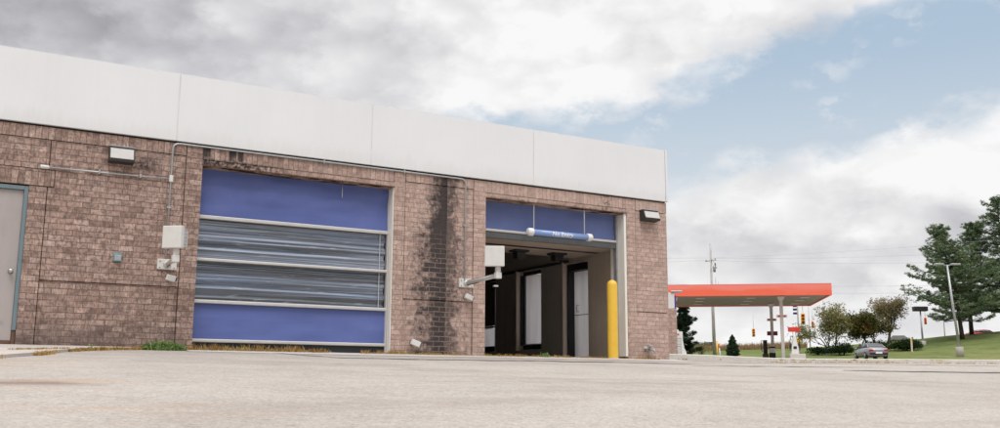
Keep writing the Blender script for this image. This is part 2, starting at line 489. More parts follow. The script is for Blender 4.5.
M = {}
M['brick'] = brick_mat('pinkish brown brick')
M['soldier'] = brick_mat('soldier course brick', True)
M['brick_plain'] = brick_mat('side brick', stains=False)
M['asphalt'] = asphalt_mat()
M['concrete'] = concrete_mat('weathered concrete', (0.50,0.455,0.42))
M['concrete_light'] = concrete_mat('pale concrete', (0.63,0.60,0.56), 0.1)
M['apron'] = concrete_mat('apron concrete', (0.54,0.50,0.47), 0.1)
M['fascia'] = fascia_mat()
M['white'] = plain('white paint', (0.76,0.75,0.72), 0.45, 0, 0.08, 3, 0.12, dirtcol=(0.35,0.30,0.25))
M['cream'] = plain('cream painted jamb', (0.86,0.82,0.75), 0.5, 0, 0.10, 3, 0.15, dirtcol=(0.36,0.30,0.24))
M['offwhite'] = plain('off white plastic housing', (0.70,0.69,0.66), 0.45, 0, 0.10, 5, 0.15, dirtcol=(0.4,0.34,0.28))
M['lens'] = plain('milky lamp lens', (0.60,0.58,0.57), 0.3, 0, 0.10, 6, 0.1)
M['dark'] = plain('black rubber', (0.022,0.023,0.026), 0.6, 0, 0.3, 5)
M['darkmetal'] = plain('dark bronze metal', (0.045,0.042,0.040), 0.5, 0.2, 0.3, 5, 0.2)
M['darkening'] = plain('dark gap', (0.03,0.026,0.024), 0.9)  # near-black puts the shade of the gap under the fascia into its colour
M['galv'] = plain('galvanised steel', (0.46,0.47,0.48), 0.4, 0.55, 0.2, 8, 0.15)
M['alu'] = plain('aluminium extrusion', (0.62,0.60,0.59), 0.42, 0.25, 0.1, 5, 0.2, dirtcol=(0.3,0.25,0.2))
M['fabric_blue'] = fabric_mat('blue door fabric', (0.112,0.150,0.385))
M['fabric_blue2'] = fabric_mat('lighter blue door fabric', (0.140,0.186,0.405))
M['vinyl'] = vinyl_mat()
M['doorgrey'] = plain('warm grey door paint', (0.42,0.375,0.365), 0.5, 0, 0.10, 2, 0.25, dirtcol=(0.33,0.22,0.16))
M['frame_teal'] = plain('blue grey frame paint', (0.165,0.225,0.255), 0.5, 0, 0.15, 4, 0.2)
M['chrome'] = plain('brushed steel', (0.55,0.54,0.52), 0.25, 0.9, 0.1)
M['bluebox'] = plain('blue cover plate', (0.12,0.30,0.38), 0.5, 0, 0.2, 20, 0.2)
M['yellow'] = plain('yellow bollard sleeve', (0.86,0.53,0.06), 0.45, 0, 0.14, 5, 0.45, dirtcol=(0.45,0.27,0.08))
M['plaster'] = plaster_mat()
M['baydark'] = plain('dark grey bay paint', (0.16,0.155,0.15), 0.7, 0, 0.25, 1.5, 0.2)  # dark grey paint of the bay partition, ceiling and blanking panel
M['tan'] = plain('tan painted timber', (0.82,0.70,0.61), 0.6, 0, 0.2, 3, 0.3)
M['soffit'] = soffit_mat()
M['board'] = plain('brown ceiling board', (0.52,0.41,0.34), 0.6, 0, 0.2, 2, 0.3)
M['frost'] = frost_mat()
M['leafdoor'] = plain('pale grey steel door', (0.84,0.84,0.86), 0.45, 0, 0.08, 2, 0.15)
M['black'] = plain('black paint', (0.015,0.015,0.017), 0.5, 0, 0.3, 5)
M['signblue'] = plain('blue sign tube', (0.26,0.38,0.70), 0.16, 0, 0.10, 4)
M['signwhite'] = plain('white sign plastic', (0.80,0.80,0.80), 0.35, 0, 0.06, 4)
M['roof'] = plain('grey roof membrane', (0.25,0.25,0.25), 0.9, 0, 0.2, 1)
M['rust'] = plain('rusty brown metal', (0.16,0.085,0.055), 0.8, 0, 0.35, 12)
M['lawn'] = lawn_mat()
M['joint'] = plain('grey sealant', (0.70,0.70,0.71), 0.7)
M['sealgrey'] = plain('grey rubber edge', (0.10,0.105,0.11), 0.6, 0, 0.3, 5)
M['red'] = canopy_red()
M['soffit_tan'] = plain('canopy underside panels', (0.42,0.36,0.30), 0.6, 0, 0.10, 0.7, 0.1)
M['post'] = plain('pale column paint', (0.62,0.58,0.55), 0.5, 0, 0.10, 2, 0.15)
M['signred'] = plain('red plastic sign', (0.70,0.045,0.03), 0.4, 0, 0.1, 4)
M['maroon'] = plain('maroon plastic sign', (0.22,0.012,0.03), 0.4, 0, 0.1, 4)
M['orange'] = plain('orange plastic', (0.85,0.20,0.03), 0.45, 0, 0.1, 4)
M['amber'] = plain('amber signal housing', (0.80,0.36,0.05), 0.45, 0, 0.1, 4)
M['lamp_red'] = plain('dark red lens', (0.45,0.03,0.02), 0.25)
M['lamp_amber'] = plain('unlit amber lens', (0.22,0.10,0.02), 0.25)
M['lamp_green'] = plain('unlit green lens', (0.02,0.09,0.05), 0.25)
M['signdark'] = plain('dark blue sign', (0.03,0.03,0.16), 0.4)
M['wood'] = bark_mat('weathered pole timber', (0.50,0.46,0.46))
M['bark'] = bark_mat('dark bark', (0.075,0.058,0.048))
M['barkgrey'] = bark_mat('grey bark', (0.115,0.095,0.082))
M['wire'] = plain('wire', (0.50,0.50,0.53), 0.6)
M['needle'] = leaf_mat('pine needles', [(0.0,(0.042,0.078,0.050)),(0.35,(0.105,0.165,0.092)),(0.65,(0.21,0.27,0.15)),(1.0,(0.38,0.40,0.25))], 0.12)
M['needle_dark'] = leaf_mat('dark spruce needles', [(0.0,(0.012,0.026,0.018)),(0.5,(0.026,0.052,0.030)),(1.0,(0.070,0.105,0.055))], 0.1)
M['leaf_olive'] = leaf_mat('olive and rust leaves', [(0.0,(0.075,0.09,0.032)),(0.35,(0.18,0.19,0.075)),(0.65,(0.30,0.27,0.12)),(0.88,(0.40,0.26,0.13)),(1.0,(0.46,0.36,0.21))])
M['leaf_brown'] = leaf_mat('thinning olive brown leaves', [(0.0,(0.10,0.095,0.05)),(0.4,(0.22,0.19,0.105)),(0.75,(0.36,0.29,0.18)),(1.0,(0.42,0.27,0.15))])
M['leaf_dense'] = leaf_mat('dense green rusting leaves', [(0.0,(0.024,0.038,0.014)),(0.4,(0.074,0.088,0.030)),(0.7,(0.155,0.142,0.047)),(0.88,(0.284,0.155,0.061)),(1.0,(0.365,0.230,0.095))])
M['leaf_hedge'] = leaf_mat('dark hedge leaves', [(0.0,(0.008,0.016,0.007)),(0.5,(0.022,0.040,0.014)),(1.0,(0.060,0.090,0.030))])
M['weed'] = leaf_mat('green weeds', [(0.0,(0.09,0.17,0.05)),(0.5,(0.19,0.30,0.10)),(1.0,(0.33,0.40,0.17))], 0.3)
M['dry'] = leaf_mat('dry yellow weeds', [(0.0,(0.20,0.10,0.035)),(0.4,(0.38,0.22,0.07)),(0.75,(0.62,0.47,0.21)),(1.0,(0.26,0.27,0.08))], 0.3)
M['tallgrass'] = leaf_mat('brown tall grass', [(0.0,(0.17,0.11,0.06)),(0.5,(0.33,0.22,0.12)),(0.85,(0.44,0.32,0.19)),(1.0,(0.20,0.19,0.09))], 0.3)
M['glass'] = glass_mat('tinted glass')
M['silver'] = plain('silver car paint', (0.30,0.30,0.33), 0.28, 0.35, 0.05)
M['carblue'] = plain('light blue car paint', (0.16,0.27,0.52), 0.3, 0.1, 0.05)
M['carred'] = plain('red car paint', (0.45,0.03,0.03), 0.3, 0.1, 0.05)
M['carwhite'] = plain('white car paint', (0.78,0.78,0.80), 0.3, 0, 0.05)
M['tyre'] = plain('tyre', (0.02,0.02,0.02), 0.85)
M['lampw'] = plain('clear headlamp', (0.75,0.77,0.8), 0.15)
M['tail'] = plain('red tail lamp', (0.45,0.02,0.02), 0.2)
M['farbrick'] = plain('far brown brickwork', (0.36,0.25,0.21), 0.9, 0, 0.2, 1.0)
M['tar'] = plain('tar sealer', (0.075,0.072,0.072), 0.8, 0, 0.3, 6)
M['purple'] = plain('purple plastic', (0.10,0.05,0.30), 0.5)
# ------------------------------------------------------------------ the service building
B = thing('service_building', 'long single storey brick service building with deep white metal fascia and drive-in door openings', 'building')

w = MB()
XW = -22.0
core = [(XW,-12.19),(-11.17,-8.88),(-5.765,-4.035),(-0.98,0.0)]
for a, b in core:
    w.box(a, b, 0.06, 0.40, -0.5, 3.03, 0)
w.box(-12.19, -11.17, 0.06, 0.40, 2.20, 3.03, 0)
w.box(-8.88, -5.765, 0.06, 0.40, 2.745, 3.03, 0)
w.box(-4.035, -0.98, 0.06, 0.40, 2.745, 3.03, 0)
g = 0.012
def veneer(x0, x1, z0, z1, y, m=0): w.box(x0, x1, y, 0.06, z0, z1, m)
# far left field and the small door's surround
veneer(XW, -12.44, -0.5, 2.85, 0.012); veneer(XW, -12.44, 2.85+g, 3.03, 0.0, 1)
veneer(-12.43, -12.19, -0.5, 2.19, 0.0)
veneer(-12.43, -10.87, 2.20, 2.425, -0.004, 1)
veneer(-12.43, -10.94-g, 2.425+g, 2.85, 0.006)
veneer(-12.43, -9.115-g, 2.85+g, 3.03, 0.0, 1)
veneer(-11.17, -10.94-g, -0.5, 2.19, 0.0)
# left field between small door and tall door
veneer(-10.86, -9.115-g, 0.90+g, 2.85, 0.008)
veneer(-10.94, -10.86, 0.90+g, 2.19, 0.008); veneer(-10.94, -10.86, 2.435, 2.85, 0.008)
veneer(-10.94, -9.115-g, -0.5, 0.90, 0.022)
veneer(-9.115, -8.88, -0.5, 3.03, 0.0)
# lintel over the tall door
veneer(-8.88, -5.775, 2.832, 3.03, -0.001, 1); veneer(-8.88, -5.765, 2.745, 2.828, 0.006)
# middle pier
veneer(-5.765, -5.56-g, -0.5, 3.03, 0.0)
veneer(-5.56, -4.27-g, 2.865, 3.03, 0.0, 1)
veneer(-5.56, -4.785, 0.90+g, 2.865-g, 0.008); veneer(-4.779, -4.27-g, 0.90+g, 2.865-g, 0.008)
veneer(-5.56, -4.785, -0.5, 0.90, 0.022); veneer(-4.779, -4.27-g, -0.5, 0.90, 0.022)
veneer(-4.27, -4.035, -0.5, 3.03, 0.0)
# lintel over the open door
veneer(-4.035, -0.98, 2.832, 3.03, -0.001, 1); veneer(-4.035, -0.98, 2.745, 2.828, 0.006)
# corner pier
veneer(-0.98, -0.76-g, -0.5, 3.03, 0.0)
veneer(-0.76, 0.0, 2.825, 3.03, 0.0, 1)
veneer(-0.76, 0.0, 0.885+g, 2.825-g, 0.006)
veneer(-0.76, 0.0, -0.5, 0.885, 0.016)
w.build('brick_wall', [M['brick'], M['soldier']], B, norm=False)

# the side wall with its openings (brick outside, painted inside)
def pierced(mb, x0, x1, y0, y1, z0, z1, holes, mat=0):
    """wall slab in the y-z plane with rectangular holes"""
    ys = sorted({y0, y1, *[h[0] for h in holes], *[h[1] for h in holes]})
    for a, b in zip(ys, ys[1:]):
        hs = sorted([h for h in holes if h[0] <= a and h[1] >= b], key=lambda h: h[2])
        z = z0
        for h in hs:
            if h[2] > z: mb.box(x0, x1, a, b, z, h[2], mat)
            z = h[3]
        if z < z1: mb.box(x0, x1, a, b, z, z1, mat)
HOLES = [(2.03,2.83,0.03,2.08),(3.86,4.78,0.30,2.10),(5.93,6.85,0.30,2.10)]
s = MB(); pierced(s, -0.40, 0.0, 0.40, 14.0, -0.5, 3.03, HOLES)
s.box(XW, 0.0, 14.0, 14.3, -0.5, 3.03); s.box(XW-0.3, XW, 0.06, 14.3, -0.5, 3.03)
s.build('side_wall', M['brick_plain'], B, norm=False)
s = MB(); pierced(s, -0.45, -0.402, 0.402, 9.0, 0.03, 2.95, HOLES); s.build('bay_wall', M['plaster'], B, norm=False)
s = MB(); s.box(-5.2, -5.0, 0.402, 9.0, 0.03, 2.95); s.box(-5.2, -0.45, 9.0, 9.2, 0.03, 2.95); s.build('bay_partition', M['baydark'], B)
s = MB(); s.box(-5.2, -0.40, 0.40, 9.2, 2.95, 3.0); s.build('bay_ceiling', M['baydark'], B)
s = MB(); s.box(-5.2, -0.40, 0.30, 9.2, -0.12, 0.028); s.build('bay_floor', M['concrete'], B)
# dropped tan ceiling boards just inside the door
s = MB(); s.box(-4.98, -0.86, 0.42, 0.98, 2.105, 2.14); s.build('ceiling_board', M['board'], B, bevel=0.004)
s = MB(); s.box(-4.98, -0.86, 1.22, 1.95, 2.105, 2.14); s.build('ceiling_board', M['board'], B, bevel=0.004)
s = MB(); s.box(-4.98, -0.84, 0.985, 1.215, 2.115, 2.20); s.build('ceiling_channel', M['dark'], B)
s = MB(); s.tube([(-0.47,8.9,2.12),(-0.50,4.0,2.13),(-0.50,2.7,2.135)], 0.03, 8); s.build('bay_pipe', M['darkmetal'], B)
# roof
s = MB(); s.box(XW, -0.02, 0.12, 14.28, 3.62, 3.70); s.build('roof', M['roof'], B)

# white fascia of long panels
s = MB(); s.box(XW, -0.01, 0.02, 0.12, 3.0303, 4.04); s.box(-0.10, -0.012, 0.12, 14.2, 3.0303, 4.04); s.build('fascia_backing', M['darkening'], B)
F = MB()
xs = [-21.6,-18.5,-15.42,-12.35,-9.285,-6.205,-3.075,-0.03]
for a, b in zip(xs, xs[1:]):
    F.box(a+0.005, b-0.005, -0.035, 0.018, 3.058, 4.075+0.012*(a>-13)*0, 0)
F.box(-0.008, 0.018, 0.02, 14.25, 3.058, 4.075, 0)
fo = F.build('fascia', M['fascia'], B, bevel=0.004)
s = MB(); s.box(-0.026, 0.024, -0.041, 0.016, 3.052, 4.082); s.build('fascia_corner_trim', M['fascia'], fo, bevel=0.006)
s = MB(); s.box(XW, -0.028, -0.033, 0.13, 4.076, 4.088); s.box(-0.028, 0.016, 0.0, 14.3, 4.0835, 4.094); s.build('fascia_cap', M['fascia'], fo)
for x in xs[1:-1]:
    s = MB(); s.box(x-0.009, x+0.009, -0.0375, -0.0352, 3.06, 4.074); jo = s.build('fascia_joint', M['joint'], fo)
# --- small personnel door at the left
pd = MB(); pd.box(-12.128, -11.225, 0.045, 0.09, 0.035, 2.118); pdo = pd.build('personnel_door', M['doorgrey'], B, bevel=0.004)
pdo['label'] = 'warm grey steel personnel door with rust along its foot'
s = MB(); s.box(-12.188, -12.130, 0.008, 0.16, 0.0, 2.176); s.box(-11.223, -11.172, 0.008, 0.16, 0.22, 2.176); s.box(-12.130, -11.223, 0.008, 0.16, 2.121, 2.176)
s.build('door_frame', M['frame_teal'], pdo, bevel=0.004)
s = MB(); s.box(-11.221, -11.172, 0.02, 0.15, 0.0, 0.218); s.box(-12.12, -11.23, 0.036, 0.044, 0.036, 0.085); s.build('rusted_foot', M['rust'], pdo, bevel=0.01)
s = MB(); s.lathe([(0.033,0.045),(0.033,0.036),(0.012,0.034),(0.012,0.0),(0.028,-0.008),(0.031,-0.028),(0.020,-0.042),(0.004,-0.044)], (-11.30,0,1.005), 20, 0, 'y'); s.build('door_knob', M['chrome'], pdo)
s = MB(); s.box(-11.36, -11.33, 0.041, 0.044, 0.30, 0.35); s.build('patch', M['galv'], pdo)
s = MB(); s.box(-12.19, -11.17, -0.02, 0.40, -0.3, 0.028); s.build('door_sill', M['concrete'], B)

# --- tall closed roll-up fabric door
d1 = thing('roll_up_door', None, None, (0,-0.06,0)); d1.parent = B
del_keys = [k for k in ('label','category') if k in d1.keys()]
def fabric(x0, x1, z0, z1, y, name, mat, par, sag=0.006, nx=40, nz=14, seed=1):
    mb = MB(); vs = []
    for j in range(nz+1):
        row = []
        for i in range(nx+1):
            x = lerp(x0,x1,i/nx); z = lerp(z0,z1,j/nz)
            e = math.sin(math.pi*j/nz)
            d = sag*(1.6*fbm(x*0.7+seed, z*1.1, seed) + 0.9*fbm(x*1.4+z*1.2, z*2.5-x*0.8, seed+4))*e
            row.append(mb.bm.verts.new((x, y+d, z)))
        vs.append(row)
    for j in range(nz):
        for i in range(nx):
            mb.face([vs[j][i], vs[j][i+1], vs[j+1][i+1], vs[j+1][i]], 0, True)
    return mb.build(name, mat, par, norm=False)
fabric(-8.87, -5.792, 2.015, 2.90, 0.255, 'fabric_panel', M['fabric_blue'], d1, 0.034, seed=1)
fabric(-8.87, -5.792, 0.18, 0.70, 0.245, 'fabric_panel', M['fabric_blue'], d1, 0.014, seed=5)
def vinyl(z0, z1, seed, name='vinyl_window'):
    mb = MB(); vs = []; nx, nz = 60, 90
    for j in range(nz+1):
        row = []
        for i in range(nx+1):
            x = lerp(-8.845,-5.835,i/nx); z = lerp(z0,z1,j/nz)
            e = min(1, 6*min(j/nz, 1-j/nz))
            ph = 0.6*fbm(x*0.25, z*1.5, seed)
            d = (0.010*math.sin(38*z+1.6*ph+seed) + 0.004*math.sin(97*z+2.5*ph+2*seed) + 0.010*fbm(x*0.18, z*14, seed+3))*e
            row.append(mb.bm.verts.new((x - (0.012*math.sin(30*z+seed) if i == nx else 0), 0.25+d, z)))
        vs.append(row)
    for j in range(nz):
        for i in range(nx):
            mb.face([vs[j][i], vs[j][i+1], vs[j+1][i+1], vs[j+1][i]], 0, True)
    return mb.build(name, M['vinyl'], d1, norm=False)
vinyl(0.752, 1.325, 2.0); vinyl(1.375, 1.962, 5.0)
s = MB(); s.box(-8.86, -5.79, 0.30, 0.31, 0.14, 2.05); s.build('backing', M['dark'], d1)
for z, h in ((1.989,0.056),(1.350,0.046),(0.726,0.052),(0.153,0.05)):
    s = MB(); s.box(-8.862, -5.788, 0.185, 0.238, z-h/2, z+h/2); s.build('cross_bar', M['alu'], d1, bevel=0.012)
s = MB(); s.box(-8.85, -5.79, 0.225, 0.255, 0.02, 0.125); s.build('bottom_seal', M['dark'], d1)
for a, b in ((-8.876,-8.852),(-5.812,-5.790)):
    s = MB(); s.box(a, b, 0.19, 0.275, 0.0, 1.97); s.build('guide_rail', M['alu'], d1, bevel=0.004)
s = MB(); s.box(-5.935, -5.925, 0.2265, 0.2285, 0.755, 1.96); s.build('hem_strap', M['alu'], d1)
s = MB(); s.tube([(-6.62,0.20,2.735),(-6.615,0.21,2.50)], 0.006, 6); s.build('pull_cord', M['alu'], d1)
s = MB(); s.box(-5.785, -5.768, 0.004, 0.42, 0.0, 2.742); s.build('door_jamb', M['cream'], B, bevel=0.005)
s = MB(); s.box(-8.878, -5.788, 0.008, 0.165, 2.722, 2.743); s.box(-8.878, -5.788, 0.20, 0.24, 2.80, 2.83); s.build('lintel_soffit', M['soffit'], B)
s = MB(); s.box(-8.878, -5.767, -0.022, 0.006, 2.736, 2.744); s.build('lintel_plate', M['rust'], B)
s = MB(); s.box(-8.88, -5.765, -0.05, 0.40, -0.3, 0.012); s.build('threshold', M['concrete'], B)

# --- half open roll-up door of the bay
d2 = thing('roll_up_door', None, None); d2.parent = B
fabric(-4.03, -1.085, 2.24, 2.90, 0.25, 'fabric_panel', M['fabric_blue2'], d2, 0.020, seed=9)
s = MB(); s.box(-4.03, -1.075, 0.185, 0.243, 2.190, 2.236); s.build('cross_bar', M['alu'], d2, bevel=0.012)
s = MB(); s.box(-4.03, -1.08, 0.20, 0.26, 2.075, 2.186); s.build('bottom_seal', M['sealgrey'], d2, bevel=0.01)
s = MB(); s.box(-1.072, -1.034, 0.20, 0.30, 0.03, 2.70); s.build('guide_rail', M['galv'], d2, bevel=0.004)
s = MB(); s.box(-1.036, -0.983, 0.004, 0.44, 0.05, 2.742); s.build('door_jamb', M['cream'], B, bevel=0.005)
s = MB(); s.box(-4.033, -1.038, 0.008, 0.20, 2.722, 2.743); s.build('lintel_soffit', M['soffit'], B)
s = MB(); s.box(-4.033, -0.982, -0.022, 0.006, 2.736, 2.744); s.build('lintel_plate', M['rust'], B)
s = MB(); s.box(-4.035, -0.98, -0.05, 0.298, -0.3, 0.010); s.build('threshold', M['concrete'], B)

# --- door and windows in the bay's side wall
o = MB(); o.box(-0.272, -0.262, 2.034, 2.795, 0.035, 1.925); bd = o.build('bay_door', M['frost'], B, bevel=0.004)
bd['label'] = 'pale frosted door in the bay side wall'
s = MB(); s.box(-0.280, -0.2725, 2.04, 2.79, 0.985, 0.998); s.build('mid_rail', M['dark'], bd)
s = MB(); s.tube([(-0.2725,2.62,1.06),(-0.335,2.62,1.06),(-0.335,2.62,1.20),(-0.2725,2.62,1.20)], 0.009, 8); s.build('pull_handle', M['galv'], bd)
s = MB(); s.box(-0.44, -0.05, 2.80, 2.828, 0.03, 2.078); s.box(-0.44, -0.05, 2.032, 2.80, 1.93, 2.078); s.build('door_frame', M['black'], bd)
s = MB(); s.box(-0.545, -0.452, 2.835, 2.875, 0.03, 2.13); s.box(-0.47, -0.452, 1.99, 2.835, 2.082, 2.10); s.build('door_casing', M['tan'], bd, bevel=0.004)
def bay_window(y0, y1, upper_dark=False):
    mb = MB()
    mb.box(-0.36, -0.30, y0+0.002, y1-0.002, 0.302, 0.405); mb.box(-0.36, -0.30, y0+0.002, y1-0.002, 2.02, 2.098)
    mb.box(-0.44, -0.29, y1-0.03, y1-0.002, 0.405, 2.02); mb.box(-0.36, -0.30, y0+0.002, y0+0.03, 0.405, 2.02)
    f = mb.build('bay_window', M['black'], B)
    if upper_dark:
        p = MB(); p.box(-0.33, -0.322, y0+0.032, y1-0.032, 0.42, 0.86); p.build('window_pane', M['frost'], f)
        p = MB(); p.box(-0.334, -0.318, y0+0.032, y1-0.032, 0.93, 2.015); p.build('blanking_panel', M['baydark'], f)
        p = MB(); p.box(-0.35, -0.31, y0+0.032, y1-0.032, 0.872, 0.922); p.build('sash_rail', M['alu'], f)
    else:
        p = MB(); p.box(-0.33, -0.322, y0+0.032, y1-0.032, 0.435, 2.01); p.build('window_pane', M['frost'], f)
        p = MB(); p.box(-0.36, -0.334, y1-0.085, y1-0.034, 0.435, 2.01); p.build('sash_edge', M['frame_teal'], f)
    p = MB(); p.box(-0.37, -0.30, y0+0.032, y1-0.032, 0.408, 0.43); p.build('window_sill', M['alu'], f)
    p = MB(); p.box(-0.545, -0.452, y1+0.005, y1+0.05, 0.28, 2.12); p.build('window_casing', M['tan'], f, bevel=0.004)
bay_window(3.86, 4.78); bay_window(5.93, 6.85, True)

# ------------------------------------------------------------------ things fixed to the building
# wall lights
def wall_light(name, label, x, z, wd, ht, dp):
    t = thing(name, label, 'wall light', (x, -0.001, z), 0, 'wall lights under the fascia')
    a, hb, ht2 = wd/2, ht/2, ht/2
    mb = MB()
    # housing: sloping front box
    sec = lambda xx: [(xx,0.0,-hb),(xx,-dp,-hb+0.015),(xx,-dp*1.02,-hb+0.05),(xx,-dp*0.72,ht2-0.02),(xx,-dp*0.62,ht2),(xx,0.0,ht2)]
    mb.loft([sec(-a), sec(a)], 0, False)
    mb.build('housing', M['darkmetal'], t, bevel=0.006)
    ln = MB()
    zb_, zt_ = -hb+0.055, ht2-0.030
    yb_ = lerp(-dp*1.02, -dp*0.72, (zb_-(-hb+0.05))/((ht2-0.02)-(-hb+0.05))); yt_ = lerp(-dp*1.02, -dp*0.72, (zt_-(-hb+0.05))/((ht2-0.02)-(-hb+0.05)))
    f = lambda xx, s_: [(xx,yb_-0.010,zb_),(xx,yt_-0.010,zt_),(xx,yt_+0.006,zt_),(xx,yb_+0.006,zb_)]
    ln.loft([f(-a+0.014,0), f(a-0.014,0)], 0, False)
    ln.build('lens', M['lens'], t, bevel=0.004)
    rb = MB(); rb.box(-a-0.006, a+0.006, -dp*0.70, 0.0, ht2+0.001, ht2+0.012); rb.build('hood', M['galv'], t, bevel=0.003)
    return t
wall_light('wall_light', 'boxy wall light with pale lens high on the brick left of the tall blue door', -10.03, 2.735, 0.34, 0.235, 0.13)
wall_light('wall_light', 'wedge shaped wall light under the fascia on the corner pier right of the open bay', -0.475, 2.725, 0.37, 0.21, 0.17)

# conduits
def conduit(name, label, pts, r=0.014, straps=()):
    # round the corners
    P = [Vector(p) for p in pts]; out = [P[0]]
    for i in range(1, len(P)-1):
        a, b, c = P[i-1], P[i], P[i+1]
        rr = min(0.10, (b-a).length*0.45, (c-b).length*0.45)
        p0 = b+(a-b).normalized()*rr; p1 = b+(c-b).normalized()*rr
        for k in range(7):
            t = k/6; out.append(p0.lerp(b,t).lerp(b.lerp(p1,t),t))
    out.append(P[-1])
    t_ = thing(name, label, 'conduit', (0,0,0), 0, 'grey conduits on the brickwork')
    mb = MB(); mb.tube(out, r, 10); mb.build('pipe', M['galv'], t_)
    for sx, sz, hor in straps:
        q = MB()
        if hor: q.box(sx-0.012, sx+0.012, -0.035, 0.010, sz-0.03, sz+0.03)
        else: q.box(sx-0.03, sx+0.03, -0.035, 0.010, sz-0.012, sz+0.012)
        q.build('strap', M['galv'], t_, bevel=0.006)
    return t_
c1 = conduit('conduit', 'grey conduit bending up under the fascia and running across to the middle pier', [(-9.325,-0.018,1.33),(-9.325,-0.020,3.020),(-4.448,-0.022,3.014),(-4.448,-0.018,1.24)], 0.0135,
     [(-9.325,2.05,False),(-4.448,2.2,False),(-7.0,3.017,True),(-5.6,3.016,True)])
q = MB(); q.box(-9.352, -9.298, -0.052, 0.0, 2.43, 2.53); q.build('junction_box', M['offwhite'], c1, bevel=0.008)
c2 = conduit('conduit', 'short level grey conduit below the left wall light ending in a capped fitting', [(-10.97,-0.018,2.462),(-9.36,-0.018,2.475)], 0.012, [(-10.3,2.468,True),(-9.75,2.472,True)])
q = MB(); q.lathe([(0.018,0),(0.027,0.006),(0.027,0.10),(0.016,0.12)], (-11.06,-0.018,2.462), 14, 0, 'x'); q.build('end_fitting', M['offwhite'], c2)

# antenna-like boxes on arms
def arm_unit(label, plate_x, plate_z, arm_len, rise, box_yaw, bw, bh, dx=0.0):
    t = thing('sensor_box', label, 'sensor box', (plate_x, 0, plate_z), 0, 'white sensor boxes on wall arms')
    p = MB(); p.box(-0.135, 0.135, -0.022, 0.008, -0.075, 0.075); po = p.build('wall_plate', M['offwhite'], t, bevel=0.006)
    for sx in (-0.10, 0.10):
        for sz in (-0.045, 0.045):
            q = MB(); q.lathe([(0.011,-0.022),(0.011,-0.031),(0.006,-0.034)], (sx,0,sz), 6, 0, 'y'); q.build('bolt', M['galv'], po)
    a = MB()
    a.tube([(0,-0.022,0),(0,-arm_len,rise)], 0.034, 14)
    a.lathe([(0.055,-0.022),(0.055,-0.034),(0.044,-0.05),(0.034,-0.06)], (0,0,0), 16, 0, 'y')
    a.build('arm', M['alu'], t)
    r_ = MB(); r_.tube([(0,-0.06,0.036),(0,-arm_len*0.96,rise+0.036)], 0.007, 6); r_.tube([(0,-0.05,-0.04),(0,-arm_len*0.45,rise*0.4-0.037)], 0.007, 6); r_.build('cable', M['rust'], t)
    e = MB(); e.box(-0.05, 0.05, -arm_len-0.085, -arm_len, rise-0.05, rise+0.05); e.build('elbow_block', M['offwhite'], t, bevel=0.008)
    e = MB(); e.box(-0.036, 0.036, -arm_len-0.075, -arm_len-0.01, rise+0.05, rise+0.14); e.build('neck', M['offwhite'], t, bevel=0.006)
    # head: flat square front with a tapering back shell
    h = MB(); h.M = Matrix.Translation((dx,-arm_len-0.04,rise+0.14+bh/2)) @ Matrix.Rotation(box_yaw, 4, 'Z')
    a2, b2 = bw/2, bh/2
    h.loft([[(-a2,-0.07,-b2),(a2,-0.07,-b2),(a2,-0.07,b2),(-a2,-0.07,b2)],[(-a2,0.015,-b2),(a2,0.015,-b2),(a2,0.015,b2),(-a2,0.015,b2)]], 0, False)
    h.build('front_cover', M['offwhite'], t, bevel=0.010)
    h = MB(); h.M = Matrix.Translation((dx,-arm_len-0.04,rise+0.14+bh/2)) @ Matrix.Rotation(box_yaw, 4, 'Z')
    a3, b3 = a2-0.008, b2-0.008
    h.loft([[(-a3,0.0155,-b3),(a3,0.0155,-b3),(a3,0.0155,b3),(-a3,0.0155,b3)],[(-a3*0.9,0.15,-b3*0.78),(a3*0.98,0.15,-b3*0.78),(a3*0.98,0.15,b3*0.70),(-a3*0.9,0.15,b3*0.70)]], 0, False)
    bo = h.build('back_shell', M['alu'], t, bevel=0.008)
    for k in range(5):
        q = MB(); q.M = Matrix.Translation((dx,-arm_len-0.04,rise+0.14+bh/2)) @ Matrix.Rotation(box_yaw, 4, 'Z')
        z = -0.10+0.05*k; q.box(a3*0.94, a3*1.006, 0.045, 0.11, z, z+0.012); q.build('vent_slot', M['galv'], bo)
    return t
arm_unit('white square sensor box on a stubby arm left of the tall blue door', -9.30, 1.222, 0.55, 0.02, R_(-40), 0.285, 0.315, -0.035)
arm_unit('white square sensor box on a long arm reaching in front of the open bay door', -4.41, 1.222, 1.05, 0.03, R_(-30), 0.315, 0.325, -0.06)

def photo_eye(label, x, z, yaw, pitch, w_=0.135, h_=0.085, d_=0.11):
    t = thing('photo_eye', label, 'sensor', (x, 0.0, z), 0, 'small white photo eyes on the brickwork')
    b_ = MB(); b_.lathe([(0.035,0.02),(0.035,-0.014),(0.022,-0.02),(0.018,-0.055)], (0,0,0), 14, 0, 'y'); b_.build('mount', M['dark'], t)
    c = MB(); c.M = Matrix.Translation((0.02,-0.095,-0.005)) @ Matrix.Rotation(yaw,4,'Z') @ Matrix.Rotation(pitch,4,'Y')
    c.box(-w_/2, w_/2, -d_/2, d_/2, -h_/2, h_/2); c.build('housing', M['offwhite'], t, bevel=0.010)
    v = MB(); v.M = Matrix.Translation((0.02,-0.095,-0.005)) @ Matrix.Rotation(yaw,4,'Z') @ Matrix.Rotation(pitch,4,'Y')
    v.box(w_/2-0.002, w_/2+0.010, -d_/2+0.016, d_/2-0.016, -h_/2+0.014, h_/2-0.014); v.build('lens', M['dark'], t)
    return t
photo_eye('small white photo eye right below the left sensor box', -9.265, 1.02, R_(-15), R_(14))
photo_eye('small white photo eye on the stained pier just under the long arm', -4.42, 0.98, R_(-12), R_(24))
